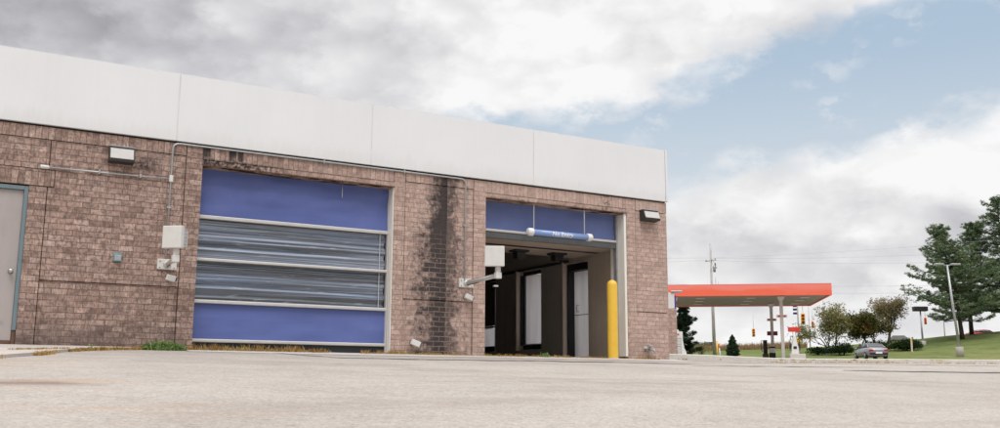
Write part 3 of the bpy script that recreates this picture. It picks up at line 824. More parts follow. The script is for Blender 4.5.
photo_eye('small white photo eye low at the foot of the stained middle pier', -5.39, 0.19, R_(-12), R_(22), 0.15, 0.09)
hb = thing('hose_tap', 'little grey tap fitting low on the corner pier right of the yellow bollard', 'tap', (-0.53, 0.0, 0.19))
q = MB(); q.lathe([(0.05,0.02),(0.05,-0.01),(0.022,-0.015),(0.020,-0.09),(0.026,-0.095),(0.026,-0.12)], (0,0,0), 14, 0, 'y'); q.tube([(0,-0.10,0),(0.03,-0.15,-0.02),(0.05,-0.16,-0.08)], 0.018, 10); q.build('body', M['galv'], hb)
q = MB(); q.lathe([(0.006,0.0),(0.006,0.05),(0.055,0.05),(0.055,0.066),(0.006,0.068)], (-0.01,-0.085,0.012), 10, 0, 'z'); q.build('wheel', M['galv'], hb)
q = MB(); q.box(-0.12, 0.06, -0.06, -0.008, 0.01, 0.05); q.build('bracket', M['lens'], hb, bevel=0.006)
jb = thing('outlet_box', 'tiny blue outlet box on the brick between small door and left sensor box', 'outlet box', (-9.975, 0.008, 1.275))
q = MB(); q.box(-0.055, 0.055, -0.045, 0.0, -0.06, 0.06); q.build('box', M['bluebox'], jb, bevel=0.008)
q = MB(); q.box(-0.045, 0.045, -0.055, -0.045, -0.048, 0.035); q.build('cover', M['galv'], jb, bevel=0.004)

# hanging tube sign
sg = thing('hanging_sign', 'blue tube sign reading No Entry, hung on two chains in the open bay', 'sign', (-2.471, 0.02, 2.213))
RT = 0.055
q = MB(); q.lathe([(RT,-0.60),(RT,0.60)], (0,0,0), 32, 0, 'x'); tube = q.build('tube', M['signblue'], sg)
for sx in (-1, 1):
    q = MB(); q.lathe([(0.03,sx*0.70),(0.056,sx*0.695),(0.070,sx*0.675),(0.072,sx*0.60),(0.070,sx*0.592),(0.0555,sx*0.590)], (0,0,0), 32, 0, 'x'); q.build('end_cap', M['signwhite'], sg)
for cx in (-0.565, 0.535):
    q = MB(); n_ = 22; z0, z1 = RT, 0.525
    for k in range(n_):
        z = lerp(z0, z1, (k+0.5)/n_); L = (z1-z0)/n_*0.72; ang = (k % 2)*math.pi/2
        pts = []
        for i in range(9):
            a = 2*math.pi*i/8; px, pz = 0.0085*math.cos(a), L*math.sin(a)
            pts.append((cx+px*math.cos(ang), px*math.sin(ang), z+pz))
        q.tube(pts, 0.0042, 5, 0, False)
    q.build('chain', M['alu'], sg)
def lettering(word, cx_):
    cu = bpy.data.curves.new('lettering', 'FONT'); cu.body = word; cu.size = 0.108; cu.align_x = 'CENTER'; cu.align_y = 'BOTTOM_BASELINE'; cu.offset = 0.0036; cu.space_character = 1.05; cu.shear = 0.12
    tmp = bpy.data.objects.new('tmp', cu); COL.objects.link(tmp)
    bpy.context.view_layer.update()
    me = bpy.data.meshes.new_from_object(tmp.evaluated_get(bpy.context.evaluated_depsgraph_get()))
    bpy.data.objects.remove(tmp); bpy.data.curves.remove(cu)
    bm = bmesh.new(); bm.from_mesh(me)
    bmesh.ops.subdivide_edges(bm, edges=[e for e in bm.edges if e.calc_length() > 0.02], cuts=2)
    bmesh.ops.triangulate(bm, faces=bm.faces)
    for v in bm.verts:
        a = (v.co.y-0.036)/RT + 0.02
        v.co = Vector((v.co.x*1.05+cx_, -(RT+0.0022)*math.cos(a), (RT+0.0022)*math.sin(a)))
    bm.to_mesh(me); bm.free(); me.materials.clear(); me.materials.append(M['signwhite'])
    lo = bpy.data.objects.new('lettering', me); COL.objects.link(lo); lo.parent = sg
    lo['label'] = 'white word %s on the blue tube' % word
lettering('No', -0.125); lettering('Entry', 0.115)

# loudspeakers hanging under the ceiling boards
for lab, x in (('black downward horn under the ceiling boards, left one in the open bay', -2.45),('black downward horn under the ceiling boards, right one in the open bay', -1.57)):
    t = thing('ceiling_horn', lab, 'horn', (x, 1.5, 2.104), 0, 'black horns under the bay ceiling')
    q = MB(); q.loft([[(-0.16,-0.13,-0.001),(0.16,-0.13,-0.001),(0.16,0.13,-0.001),(-0.16,0.13,-0.001)],[(-0.16,-0.13,-0.035),(0.16,-0.13,-0.035),(0.16,0.13,-0.035),(-0.16,0.13,-0.035)],[(-0.10,-0.09,-0.05),(0.10,-0.09,-0.05),(0.10,0.09,-0.05),(-0.10,0.09,-0.05)],[(-0.085,-0.075,-0.16),(0.085,-0.075,-0.16),(0.085,0.075,-0.16),(-0.085,0.075,-0.16)]], 0, False)
    q.build('housing', M['black'], t, bevel=0.006)
    q = MB(); q.lathe([(0.07,-0.161),(0.07,-0.175),(0.05,-0.18)], (0,0,0), 18); q.build('mouth', M['darkmetal'], t)
# small white alarm on the far bay wall
q = MB(); q.box(-0.045, 0.045, -0.03, 0.03, -0.012, 0.018, 0, 0.006); ao = q.build('door_sensor', M['offwhite'], None); ao.location = (-3.49, 0.60, 1.27)
bl = thing('bollard', 'yellow bollard with rounded top at the right edge of the open bay', 'bollard', (-1.46, -0.165, -0.012))
q = MB(); q.lathe([(0.094,-0.1),(0.096,0.02),(0.096,1.33),(0.093,1.365),(0.082,1.398),(0.062,1.422),(0.034,1.437),(0.006,1.442)], (0,0,0), 32); q.build('sleeve', M['yellow'], bl)
q = MB(); q.lathe([(0.125,0.0),(0.125,0.012),(0.100,0.022)], (0,0,0), 28); q.build('foot_ring', M['concrete'], bl)
tag(ao, 'tiny white sensor in the dark of the open bay below the long arm', 'sensor')
ao_post = MB(); ao_post.tube([(0,0,-1.242),(0,0,-0.013)], 0.008, 8); ao_post.build('stand', M['black'], ao)
# ------------------------------------------------------------------ terrain
CX, CY = -11.94, -14.25            # where the photographer stood (only used as the middle of the lot)
def lot(X, Y):
    if Y < -15: z = -0.90 + 0.02*max(Y+15, -40)
    else: z = 0.06*min(Y, 0.12)
    z += 0.012*min(max(X, 0), 45)*(sstep(-30, -4, Y))
    z += 0.018*fbm(X*0.13, Y*0.13, 3.0)*sstep(-0.4, -2.0, Y)
    if Y > 0.12:
        hi = 0.045 + 0.012*min(max(X,0),45) + 0.02*min(Y,55)
        if X < -0.05 and Y < 14.2: return -0.10 if X > -21.9 else 0.0
        return hi
    return z
def crest(phi):
    pts = [(20,3.0),(36,3.2),(41.8,3.35),(47.3,3.75),(50.1,4.15),(52.8,4.55),(55.2,5.15),(57.5,5.5),(66,6.4),(90,7)]
    if phi <= pts[0][0]: return pts[0][1]
    for (a,u),(b,v) in zip(pts, pts[1:]):
        if phi <= b: return lerp(u,v,(phi-a)/(b-a))
    return pts[-1][1]
def terrain(X, Y):
    dx, dy = X-CX, Y-CY
    r = math.hypot(dx, dy)
    if r < 84 or Y < 0.3: 
        if Y >= 0.3 or r < 84: return lot(X, Y)
    k = min(1.0, 84/r)
    z0 = lot(CX+dx*k, CY+dy*k) if Y > 0.3 else lot(X, Y)
    phi = math.degrees(math.atan2(dx, dy))
    if phi < -20 or phi > 130: return z0
    w_ = sstep(-20, 20, phi)*sstep(130, 88, phi)
    t = sstep(84, 126, r)
    c = crest(phi)
    return lerp(z0, c, t*w_)

def axis(fine0, fine1, step, far):
    a = []; x = fine0
    while x <= fine1+1e-6: a.append(x); x += step
    lo = []; s_ = step; x = fine0
    while x > -far: s_ *= 1.22; x -= s_; lo.append(x)
    hi = []; s_ = step; x = fine1
    while x < far: s_ = min(s_*1.12, 2.5) if x < 150 else s_*1.35; x += s_; hi.append(x)
    return list(reversed(lo)) + a + hi
gx = axis(-24.0, 12.0, 0.5, 1500); gy = axis(-16.0, 1.0, 0.4, 1500)
gx = sorted(set([round(v,4) for v in gx] + [-0.06, -0.04]))
gy = sorted(set([round(v,4) for v in gy] + [0.0, 0.119, 0.13]))
mb = MB(); vs = [[mb.bm.verts.new((x, y, terrain(x, y) - (0.9*sstep(88, 94, math.hypot(x-CX, y-CY)) if y > 5 and 0 < math.degrees(math.atan2(x-CX, y-CY)) < 80 else 0))) for x in gx] for y in gy]
for j in range(len(gy)-1):
    for i in range(len(gx)-1):
        mb.face([vs[j][i], vs[j][i+1], vs[j+1][i+1], vs[j+1][i]], 0, True)
gr = mb.build('ground', M['asphalt'], norm=False); gr['kind'] = 'structure'

# grass bank beyond the forecourt
mb = MB(); rs = [86+1.5*i for i in range(30)] + [133, 140, 150, 170, 200, 260, 400, 800, 1400]; ph = [-2+0.5*i for i in range(170)]
vs = []
for r in rs:
    row = []
    for p in ph:
        X = CX+r*math.sin(R_(p)); Y = CY+r*math.cos(R_(p))
        z = terrain(X, Y) + (0.02 if r > 86.1 else -0.05) + 0.10*fbm(X*0.12, Y*0.12, 9)*sstep(86,92,r)
        row.append(mb.bm.verts.new((X, Y, z)))
    vs.append(row)
for j in range(len(rs)-1):
    for i in range(len(ph)-1):
        mb.face([vs[j][i], vs[j][i+1], vs[j+1][i+1], vs[j+1][i]], 0, True)
lw = mb.build('lawn', M['lawn'], norm=False); lw['kind'] = 'structure'
def gz(X, Y): return terrain(X, Y)

# kerb running on from the building's corner, and the pavement slab by the small door
mb = MB()
n_ = 60
def kerb_sec(X):
    h = lerp(0.125, 0.050, sstep(0, 3.5, X))
    z = lot(X, -0.05); 
    return [(X,0.085,z-0.2),(X,0.085,z+h-0.012),(X,0.100,z+h),(X,0.26,z+h+0.004),(X,0.26,z-0.2)]
mb.loft([kerb_sec(0.03+0.95*i) for i in range(n_)], 0, False)
k = mb.build('kerb', M['concrete_light']); k['kind'] = 'structure'
mb = MB()
pv = [(-16.0,-3.6),(-13.2,-4.1),(-11.55,-3.7),(-11.1,-2.75),(-10.85,-1.95),(-10.45,-1.0),(-10.10,-0.55),(-9.6,-0.12),(-9.5,-0.03),(-16.0,-0.03)]
top = [(x,y,lot(x,y)+0.035) for x,y in pv]; bot = [(x,y,lot(x,y)-0.15) for x,y in pv]
a = mb.verts(top); b = mb.verts(bot); mb.face(a); 
for i in range(len(pv)): mb.face([a[i], b[i], b[(i+1)%len(pv)], a[(i+1)%len(pv)]])
k = mb.build('pavement', M['concrete']); k['kind'] = 'structure'
# concrete apron strip in front of the doors
mb = MB(); vs = []
for i in range(60):
    X = -9.0+9.05*i/59
    wv = 0.72 + 0.06*fbm(X*0.8, 1.0, 2) + (0.25*sstep(-9,-7.5,X)-0.25)
    vs.append(mb.verts([(X,-wv,lot(X,-wv)+0.004),(X,-0.03,lot(X,-0.03)+0.012)]))
for i in range(59): mb.face([vs[i][0], vs[i+1][0], vs[i+1][1], vs[i][1]])
k = mb.build('concrete_apron', M['apron']); k['kind'] = 'structure'
# sealed cracks
def crack(pts, w_, seed, mat='tar'):
    mb = MB(); out = []
    for i in range(len(pts)-1):
        n2 = 14
        for k_ in range(n2): 
            t = k_/n2; out.append((lerp(pts[i][0],pts[i+1][0],t), lerp(pts[i][1],pts[i+1][1],t)))
    out.append(pts[-1]); prev = None
    for i, (x, y) in enumerate(out):
        x += 0.10*fbm(x*1.3, y*1.3, seed); y += 0.12*fbm(x*1.1, y*1.7, seed+5)
        h = w_*(0.6+0.9*abs(fbm(x*2.1, y*2.1, seed+9)))*min(1, 0.25+min(i, len(out)-1-i)*0.12)
        d = 0.006
        cur = mb.verts([(x-0.2*h, y-h, lot(x,y-h)+d), (x+0.2*h, y+h, lot(x,y+h)+d)])
        if prev: mb.face([prev[0], cur[0], cur[1], prev[1]])
        prev = cur
    o = mb.build('pavement_crack', M[mat]); o['kind'] = 'structure'
crack([(-7.9,-0.25),(-7.6,-1.1),(-7.35,-1.85),(-6.4,-2.0),(-4.7,-1.75),(-2.4,-1.75),(-0.8,-2.0)], 0.085, 1)
crack([(-4.6,-0.75),(-2.5,-0.80),(-0.3,-0.85)], 0.018, 4)
crack([(0.5,-3.6),(1.5,-4.0),(2.3,-4.35),(3.6,-4.7),(5.5,-5.1)], 0.13, 7)
crack([(-1.7,-2.6),(0.2,-2.4),(2.2,-2.9)], 0.06, 12)
crack([(-0.1,-1.0),(2.0,-1.3),(4.6,-1.9),(7.5,-2.4)], 0.05, 15)

# ------------------------------------------------------------------ weeds
def blades(mb, x, y, z, n_, h, spread, lean=0.5, w_=0.006, rr=rnd):
    for _ in range(n_):
        a = rr.uniform(0, 2*math.pi); d = spread*math.sqrt(rr.random())
        bx, by = x+d*math.cos(a), y+d*math.sin(a)
        hh = h*rr.uniform(0.4, 1.15); la = rr.uniform(0, 2*math.pi); ln = lean*hh*rr.uniform(0.2, 1.2)
        tx, ty = bx+ln*math.cos(la), by+ln*math.sin(la)
        pa = rr.uniform(0, math.pi); wx, wy = w_*math.cos(pa), w_*math.sin(pa)
        mx, my = (bx+tx)/2-0.12*ln*math.cos(la), (by+ty)/2-0.12*ln*math.sin(la)
        v = mb.verts([(bx-wx,by-wy,z-0.01),(bx+wx,by+wy,z-0.01),(mx+wx*0.8,my+wy*0.8,z+hh*0.6),(mx-wx*0.8,my-wy*0.8,z+hh*0.6),(tx,ty,z+hh)])
        mb.face([v[0],v[1],v[2],v[3]]); mb.face([v[3],v[2],v[4]])
def leafy(mb, x, y, z, n_, sx, sy, h, size, rr=rnd):
    for _ in range(n_):
        a = rr.uniform(0, 2*math.pi); d = math.sqrt(rr.random())
        px, py = x+sx*d*math.cos(a), y+sy*d*math.sin(a)
        pz = z + h*(1-d*d*0.7)*rr.uniform(0.05, 1.0)
        quad(mb, (px,py,pz), size*rr.uniform(0.6,1.4), rr)
def quad(mb, c, s_, rr=rnd, flat=0.0, asp=0.55):
    u = Vector((rr.gauss(0,1), rr.gauss(0,1), rr.gauss(0,1)*(1-flat))).normalized()
    v = u.cross(Vector((rr.gauss(0,1), rr.gauss(0,1), rr.gauss(0,1)))).normalized()*asp
    c = Vector(c)
    vs = [mb.bm.verts.new(c-u*s_), mb.bm.verts.new(c+v*s_), mb.bm.verts.new(c+u*s_), mb.bm.verts.new(c-v*s_)]
    mb.face(vs)
mb = MB(); rr = random.Random(3)
for i in range(1500):           # along the foot of the wall
    x = rr.uniform(-9.6, -0.3); dens = fbm(x*1.3, 4.0, 1)+0.52+0.4*sstep(-7.4,-8.9,x)
    if rr.random() > dens: continue
    y = -0.012-abs(rr.gauss(0.05, 0.04)); h = rr.choice((0.03,0.04,0.05,0.08))*(0.72 if x > -5.5 else 1.0)*(1.35 if -9.0 < x < -7.2 else 0.9)
    blades(mb, x, y, lot(x,y)+0.008, 7, h, 0.03, 0.7, 0.0045, rr)
for i in range(420):           # dry edge of the pavement slab
    t = rr.random()*6.0; j = int(t); f = t-j
    ed = [(-12.6,-4.05),(-11.55,-3.72),(-11.1,-2.77),(-10.85,-1.97),(-10.45,-1.02),(-10.10,-0.57),(-9.6,-0.14)]
    x = lerp(ed[j][0], ed[j+1][0], f)+rr.gauss(0.01,0.02); y = lerp(ed[j][1], ed[j+1][1], f)-abs(rr.gauss(0.0,0.03))
    if fbm(x*2.2, y*2.2, 6) + 0.26*(j-1.3) < rr.uniform(-0.2, 0.35): continue
    blades(mb, x, y, lot(x,y)+0.01, 7, rr.uniform(0.02,0.05), 0.03, 0.9, 0.0045, rr)
for i in range(110):           # joint in the pavement slab
    t = rr.random(); x = lerp(-11.3,-10.65,t)+rr.gauss(0,0.02); y = lerp(-2.1,-1.35,t)+rr.gauss(0,0.02)
    blades(mb, x, y, lot(x,y)+0.035, 4, 0.022, 0.02, 0.9, 0.004, rr)
for i in range(300):           # gutter growth on the right
    x = rr.choice((2.6,4.1,5.0,6.8,8.4))+rr.gauss(0,0.55); y = -0.75+rr.gauss(0,0.12)-0.05*x
    if x < 0.6: continue
    blades(mb, x, y, lot(x,y)+0.004, 4, 0.022, 0.05, 0.9, 0.005, rr)
for i in range(90):
    x = rr.uniform(0.1, 9.0); y = 0.07-abs(rr.gauss(0,0.03))
    if fbm(x*1.7, 2.0, 3) < 0.05: continue
    blades(mb, x, y, lot(x,y)+0.004, 5, 0.035, 0.04, 0.8, 0.005, rr)
tag(mb.build('dry_weeds', M['dry'], norm=False), 'dry yellow weeds along the foot of the wall and the pavement edge', 'weeds', kind='stuff')
def weed(label, x, y, n_, sx, h, size):
    mb = MB(); rr = random.Random(int(-x*100))
    leafy(mb, x, y, lot(x,y), n_, sx, 0.11, h, size, rr)
    blades(mb, x, y, lot(x,y), n_//12, h*1.25, sx*0.8, 0.5, 0.005, rr)
    tag(mb.build('weed_clump', M['weed'], norm=False), label, 'weed', 'green weeds by the wall')
weed('broad green weed clump at the wall foot just left of the tall blue door', -9.30, -0.16, 620, 0.34, 0.135, 0.022)
weed('small green weed sprouting at the threshold of the open bay', -2.86, -0.06, 90, 0.10, 0.085, 0.020)
weed('tiny green weed near the far left end of the wall beside the small door', -10.25, -0.10, 60, 0.09, 0.07, 0.014)

# ------------------------------------------------------------------ trees
def pine(name, label, X, Y, h, rad, seed, clear=0.16, lean=(0,0), mat='needle', group=None, dens=1.0, droop=0.0, top_taper=0.75, dirs=None):
    rr = random.Random(seed)
    t = thing(name, label, 'tree', (X, Y, gz(X,Y)), 0, group)
    tr = MB(); pts = []; 
    for i in range(13):
        f = i/12; pts.append((lean[0]*f*f + 0.12*fbm(f*3, seed, 1), lean[1]*f*f + 0.12*fbm(f*3, seed, 2), -0.2+(h+0.1)*f))
    tr.tube(pts, [lerp(0.028*h**0.9, 0.02, (i/12)**0.8) for i in range(13)], 9)
    cr = MB()
    def tp(z):
        f = min(1, max(0, (z+0.2)/(h+0.1))); return Vector((lean[0]*f*f + 0.12*fbm(f*3, seed, 1), lean[1]*f*f + 0.12*fbm(f*3, seed, 2), z))
    z = h*clear
    while z < h*0.985:
        f = (z-h*clear)/(h*(1-clear))
        R = rad*(1-0.92*f**1.15)*(0.75+0.25*sstep(0,0.12,f))*(1+0.28*math.sin(f*23+seed))
        nb = rr.choice((4,5,5,6))
        a0 = rr.uniform(0, 6.28)
        for k in range(nb):
            if rr.random() < 0.10: continue
            a = a0+k*6.283/nb+rr.gauss(0,0.22)
            L = R*rr.uniform(0.45, 1.18)
            if L < 0.25: continue
            up = rr.uniform(-0.05,0.12)+0.38*f*f-droop*(1-f)
            base = tp(z+rr.gauss(0,0.12))
            pth = []
            for s_ in range(7):
                q = s_/6
                pth.append(base+Vector((math.cos(a)*L*q, math.sin(a)*L*q, L*(up*q + 0.13*q*q - 0.22*math.sin(q*3.1)*0.35))))
            tr.tube(pth, [lerp(0.012+0.02*L, 0.008, s_/6) for s_ in range(7)], 4, 0, False)
            nc = int((5+L*7.5)*dens)
            for c in range(nc):
                q = 0.18+0.86*rr.random()**0.75
                sw = (0.10+0.30*L*(1-abs(q-0.62)*1.2))*rr.choice((-1,1))*rr.random()
                i0 = min(5, int(q*6)); pp = pth[i0].lerp(pth[i0+1], q*6-i0) if q <= 1 else pth[6]
                cpos = pp + Vector((-math.sin(a)*sw, math.cos(a)*sw, 0.04+rr.gauss(0,0.085)))
                fw = Vector((math.cos(a), math.sin(a), 0))
                for m_ in range(16):
                    d = (fw*rr.uniform(0.0,1.0) + Vector((rr.gauss(0,0.75), rr.gauss(0,0.75), rr.uniform(-0.25,0.85)))).normalized()
                    ln = rr.uniform(0.16,0.36); sd = d.cross(Vector((rr.gauss(0,1),rr.gauss(0,1),rr.gauss(0,1)))).normalized()*rr.uniform(0.016,0.032)
                    v = [cr.bm.verts.new(cpos-sd*0.4), cr.bm.verts.new(cpos+d*ln*0.55-sd), cr.bm.verts.new(cpos+d*ln), cr.bm.verts.new(cpos+d*ln*0.55+sd)]
                    cr.face(v)
        z += rr.uniform(0.40, 0.70)*(1-0.40*f)*(h/12)**0.5
    tr.build('trunk', M['bark'], t, norm=False)
    cr.build('crown', M[mat], t, norm=False)
    return t
pine('pine_tree', 'tall broad pine behind the double lamp post, its trunk just right of the post', 80.6, 48.9, 12.0, 5.7, 11, 0.18, (-1.5,1.0), group='pines on the grass bank', dens=1.5)
pine('pine_tree', 'pine with a dark trunk standing between the lamp post and the right picture edge', 86.3, 51.6, 12.2, 6.0, 23, 0.18, (0.9,-0.6), group='pines on the grass bank', dens=1.4)
pine('pine_tree', 'tallest darkest pine cut by the right edge of the picture', 87.9, 48.3, 15.0, 6.4, 37, 0.15, (0.1,0.1), group='pines on the grass bank', dens=1.35)
pine('spruce_tree', 'dark evergreen behind the left fuel pump beside the building corner', 52.5, 60.5, 5.6, 1.75, 51, 0.07, mat='needle_dark', dens=2.0, droop=0.10)

def broadleaf(label, X, Y, h, rx, seed, stems, mat, nleaf, lsize, bark='bark', base=0.3, flat=0.8, name='broadleaf_tree', group='small broadleaf trees on the bank', off=(0,0), clump=0.5, trunk_r=0.13):
    rr = random.Random(seed)
    t = thing(name, label, 'tree', (X, Y, gz(X,Y)), 0, group)
    tr = MB(); cr = MB(); tips = []
    def grow(p, d, L, r, lev):
        pts = [p]; dd = d.copy()
        for i in range(4):
            dd = (dd + Vector((rr.gauss(0,0.16), rr.gauss(0,0.16), rr.gauss(0.05,0.10)))).normalized()
            pts.append(pts[-1]+dd*L/4)
        tr.tube(pts, [lerp(r, r*0.6, i/4) for i in range(5)], 6 if lev < 2 else 4, 0, False)
        if lev >= 2: tips.extend(pts[2:])
        if lev >= 4: tips.append(pts[-1]); return
        for k in range(rr.choice((2,3,3)) if lev < 3 else 2):
            sp = 0.55+0.12*lev
            nd = (dd + Vector((rr.gauss(0,sp), rr.gauss(0,sp), rr.gauss(0.08,0.3)))).normalized()
            grow(pts[rr.choice((2,3,4,4))], nd, L*rr.uniform(0.60,0.85), r*0.55, lev+1)
    for k in range(stems):
        a = 6.283*k/stems+rr.gauss(0,0.3); sp = 0.45 if stems > 1 else 0.05
        grow(Vector((0.10*math.cos(a)*(stems>1), 0.10*math.sin(a)*(stems>1), -0.15)), Vector((math.cos(a)*sp, math.sin(a)*sp, 1)).normalized(), h*0.34, trunk_r/(stems**0.4), 0)
    # fit the crown into its envelope
    zmax = max(p.z for p in tips); rmax = sorted(math.hypot(p.x,p.y) for p in tips)[int(len(tips)*0.93)]
    sz = h*0.95/zmax; sr = rx*0.9/rmax
    for v in tr.bm.verts:
        q = sstep(0, 0.8, v.co.z/zmax); v.co.x = v.co.x*lerp(1,sr,q)+off[0]*q; v.co.y = v.co.y*lerp(1,sr,q)+off[1]*q; v.co.z *= sz
    T = []
    for p in tips:
        q = sstep(0, 0.8, p.z/zmax); T.append(Vector((p.x*lerp(1,sr,q)+off[0]*q, p.y*lerp(1,sr,q)+off[1]*q, p.z*sz)))
    T = [p for p in T if p.z > h*base]
    while T and len(cr.bm.faces) < nleaf:
        p = rr.choice(T); k_ = rr.randint(3, 9)
        c = p+Vector((rr.gauss(0,clump), rr.gauss(0,clump), rr.gauss(0,clump*flat)))
        for _ in range(k_):
            quad(cr, c+Vector((rr.gauss(0,0.16), rr.gauss(0,0.16), rr.gauss(0,0.12))), lsize*rr.uniform(0.6,1.3), rr, 0.3)
    tr.build('trunk', M[bark], t, norm=False); cr.build('crown', M[mat], t, norm=False)
    return t
broadleaf('sparse multi-stemmed tree with olive and rust leaves right of the canopy', 66.5, 53.9, 5.3, 2.75, 5, 4, 'leaf_olive', 7500, 0.095, clump=0.36, off=(-0.2,0.1))
broadleaf('thin crowned tree with brown autumn leaves left of the pines', 77.5, 55.8, 5.3, 2.75, 14, 1, 'leaf_brown', 8000, 0.09, bark='barkgrey', base=0.42, clump=0.32, trunk_r=0.17)
broadleaf('dense low green tree turning rust between the thin crowned tree and the sparse one', 72.2, 53.7, 3.6, 2.3, 21, 2, 'leaf_dense', 15000, 0.105, clump=0.36, base=0.38)
# shrubs
def shrub(name, label, X, Y, wx, h, seed, mat, n_, size, group=None, cone=False, wy=None):
    rr = random.Random(seed)
    t = thing(name, label, 'shrub', (X, Y, gz(X,Y)), 0, group)
    cr = MB(); st = MB(); wy = wy or wx
    lobes = [(rr.gauss(0,0.45)*wx*0.5, rr.gauss(0,0.45)*wy*0.5, rr.uniform(0.45,1.0)) for _ in range(12)]
    for lx, ly, lh in lobes:
        st.tube([(lx*0.15,ly*0.15,-0.1),(lx*0.6,ly*0.6,h*0.3),(lx,ly,h*lh*0.75)], [0.03,0.02,0.008], 5)
    for i in range(n_):
        if cone:
            f = rr.random()**1.3; z = h*f; R = wx*0.5*(1-f**2.2)*(0.62+0.75*abs(fbm(z*2.2, seed, 1)))*(0.6+0.4*sstep(0,0.22,f))
            a = rr.uniform(0,6.283); d = R*rr.random()**0.35
            p = (d*math.cos(a), d*math.sin(a), z)
        else:
            lx, ly, lh = rr.choice(lobes); a = rr.uniform(0,6.283); el = math.asin(rr.uniform(-0.2,1)); q = rr.uniform(0.6,1.0)
            rr_ = 0.33*wx
            p = (lx+rr_*q*math.cos(a)*math.cos(el), ly+rr_*q*math.sin(a)*math.cos(el), max(0.02, h*lh*(0.35+0.6*math.sin(el)*q)))
        quad(cr, p, size*rr.uniform(0.6,1.3), rr)
    st.build('stem', M['bark'], t, norm=False); cr.build('foliage', M[mat], t, norm=False)
    return t
shrub('round_conifer', 'small bushy cone shaped conifer on the grass under the canopy', 54.0, 55.1, 1.9, 2.25, 3, 'needle_dark', 5200, 0.062, cone=True)
shrub('hedge_shrub', 'dark green shrub behind the front end of the silver car', 64.3, 50.6, 2.6, 1.55, 8, 'leaf_hedge', 2600, 0.085, 'dark shrubs around the silver car')
shrub('hedge_shrub', 'wide dark green shrub right of the silver car at the foot of the bank', 70.4, 48.3, 3.6, 1.5, 9, 'leaf_hedge', 3600, 0.085, 'dark shrubs around the silver car')
shrub('hedge_shrub', 'dark green shrub under the sparse olive tree near the blue car', 63.6, 53.2, 2.2, 1.0, 10, 'leaf_hedge', 1600, 0.085, 'dark shrubs around the silver car')
shrub('hedge_shrub', 'dark green shrub sprawling behind the tail of the silver car', 67.0, 48.9, 2.6, 1.7, 12, 'leaf_hedge', 2600, 0.085, 'dark shrubs around the silver car')
shrub('wild_bush', 'thin brown green bush at the foot of the utility pole', 57.2, 63.2, 2.4, 1.7, 15, 'leaf_olive', 900, 0.06)

mb = MB(); rr = random.Random(9)
for i in range(9000):
    p = rr.uniform(37, 47.6); r = rr.uniform(119, 127)
    X = CX+r*math.sin(R_(p)); Y = CY+r*math.cos(R_(p))
    if fbm(X*0.25, Y*0.25, 1) < rr.uniform(-0.6, 0.25): continue
    blades(mb, X, Y, gz(X,Y), 2, rr.uniform(0.5,1.0), 0.3, 0.5, 0.035, rr)
tag(mb.build('tall_grass', M['tallgrass'], norm=False), 'brown tall grass along the far edge of the lawn', 'grass', kind='stuff')

# ------------------------------------------------------------------ fuel station canopy
e2 = Vector((0.637, 0.771)); e1 = Vector((-0.771, 0.637)); NR = Vector((44.13, 34.2))
ang = math.atan2(e1.y, e1.x)
def can(u, v): return NR + e1*u + e2*v           # u along the front, v to the back
def local_rot(t): t.rotation_euler = (0,0,ang)
ct = thing('fuel_canopy', 'flat red fuel station canopy on pale columns beyond the building', 'canopy', (NR.x, NR.y, gz(NR.x,NR.y)), ang)
zb = 5.96-ct.location.z; L, D = 15.0, 10.6           # local: +x along the front, -y to the back
q = MB()
for (x0,x1,y0,y1) in ((0,L,-0.12,0),(0,L,-D,-D+0.12),(0,0.12,-D+0.12,-0.12),(L-0.12,L,-D+0.12,-0.12)): q.box(x0,x1,y0,y1,zb,zb+0.87)
q.build('red_fascia', M['red'], ct, norm=True)
q = MB(); q.box(0.125, L-0.125, -D+0.125, -0.125, zb+0.07, zb+0.10); sfo = q.build('underside', M['soffit_tan'], ct)
q = MB()
for i in range(1, 26): q.box(0.13, L-0.13, -0.13-i*0.4-0.012, -0.13-i*0.4+0.012, zb+0.064, zb+0.0698)
q.build('panel_seam', M['darkmetal'], sfo)
q = MB(); q.box(0.13, L-0.13, -D+0.13, -0.13, zb+0.70, zb+0.74); q.build('roof_deck', M['roof'], ct)
for u in (1.6, 5.6, 9.4, 13.2):
    for v in (2.4, 5.2, 8.2):
        q = MB(); q.box(u-0.42, u+0.42, -v-0.30, -v+0.30, zb+0.02, zb+0.066); lo_ = q.build('canopy_light', M['soffit_tan'], ct, bevel=0.02)
        q = MB(); q.box(u-0.32, u+0.32, -v-0.22, -v+0.22, zb+0.006, zb+0.0195); q.build('lens', M['offwhite'], lo_)
for u in (3.5, 11.4):
    for v in (1.3, 8.1):
        P2 = can(u, v); gl = gz(P2.x, P2.y)-ct.location.z
        q = MB(); q.box(u-0.115, u+0.115, -v-0.115, -v+0.115, gl-0.1, zb+0.03); co = q.build('column', M['post'], ct, bevel=0.01)
        q = MB(); q.loft([[(u-0.13,-v-0.13,zb-0.30),(u+0.13,-v-0.13,zb-0.30),(u+0.13,-v+0.13,zb-0.30),(u-0.13,-v+0.13,zb-0.30)],[(u-0.27,-v-0.27,zb+0.01),(u+0.27,-v-0.27,zb+0.01),(u+0.27,-v+0.27,zb+0.01),(u-0.27,-v+0.27,zb+0.01)]], 0, False); q.build('capital', M['post'], co)
def at_can(u, v, name, label, cat, group=None):
    P2 = can(u, v); t = thing(name, label, cat, (P2.x, P2.y, gz(P2.x,P2.y)), ang, group); return t
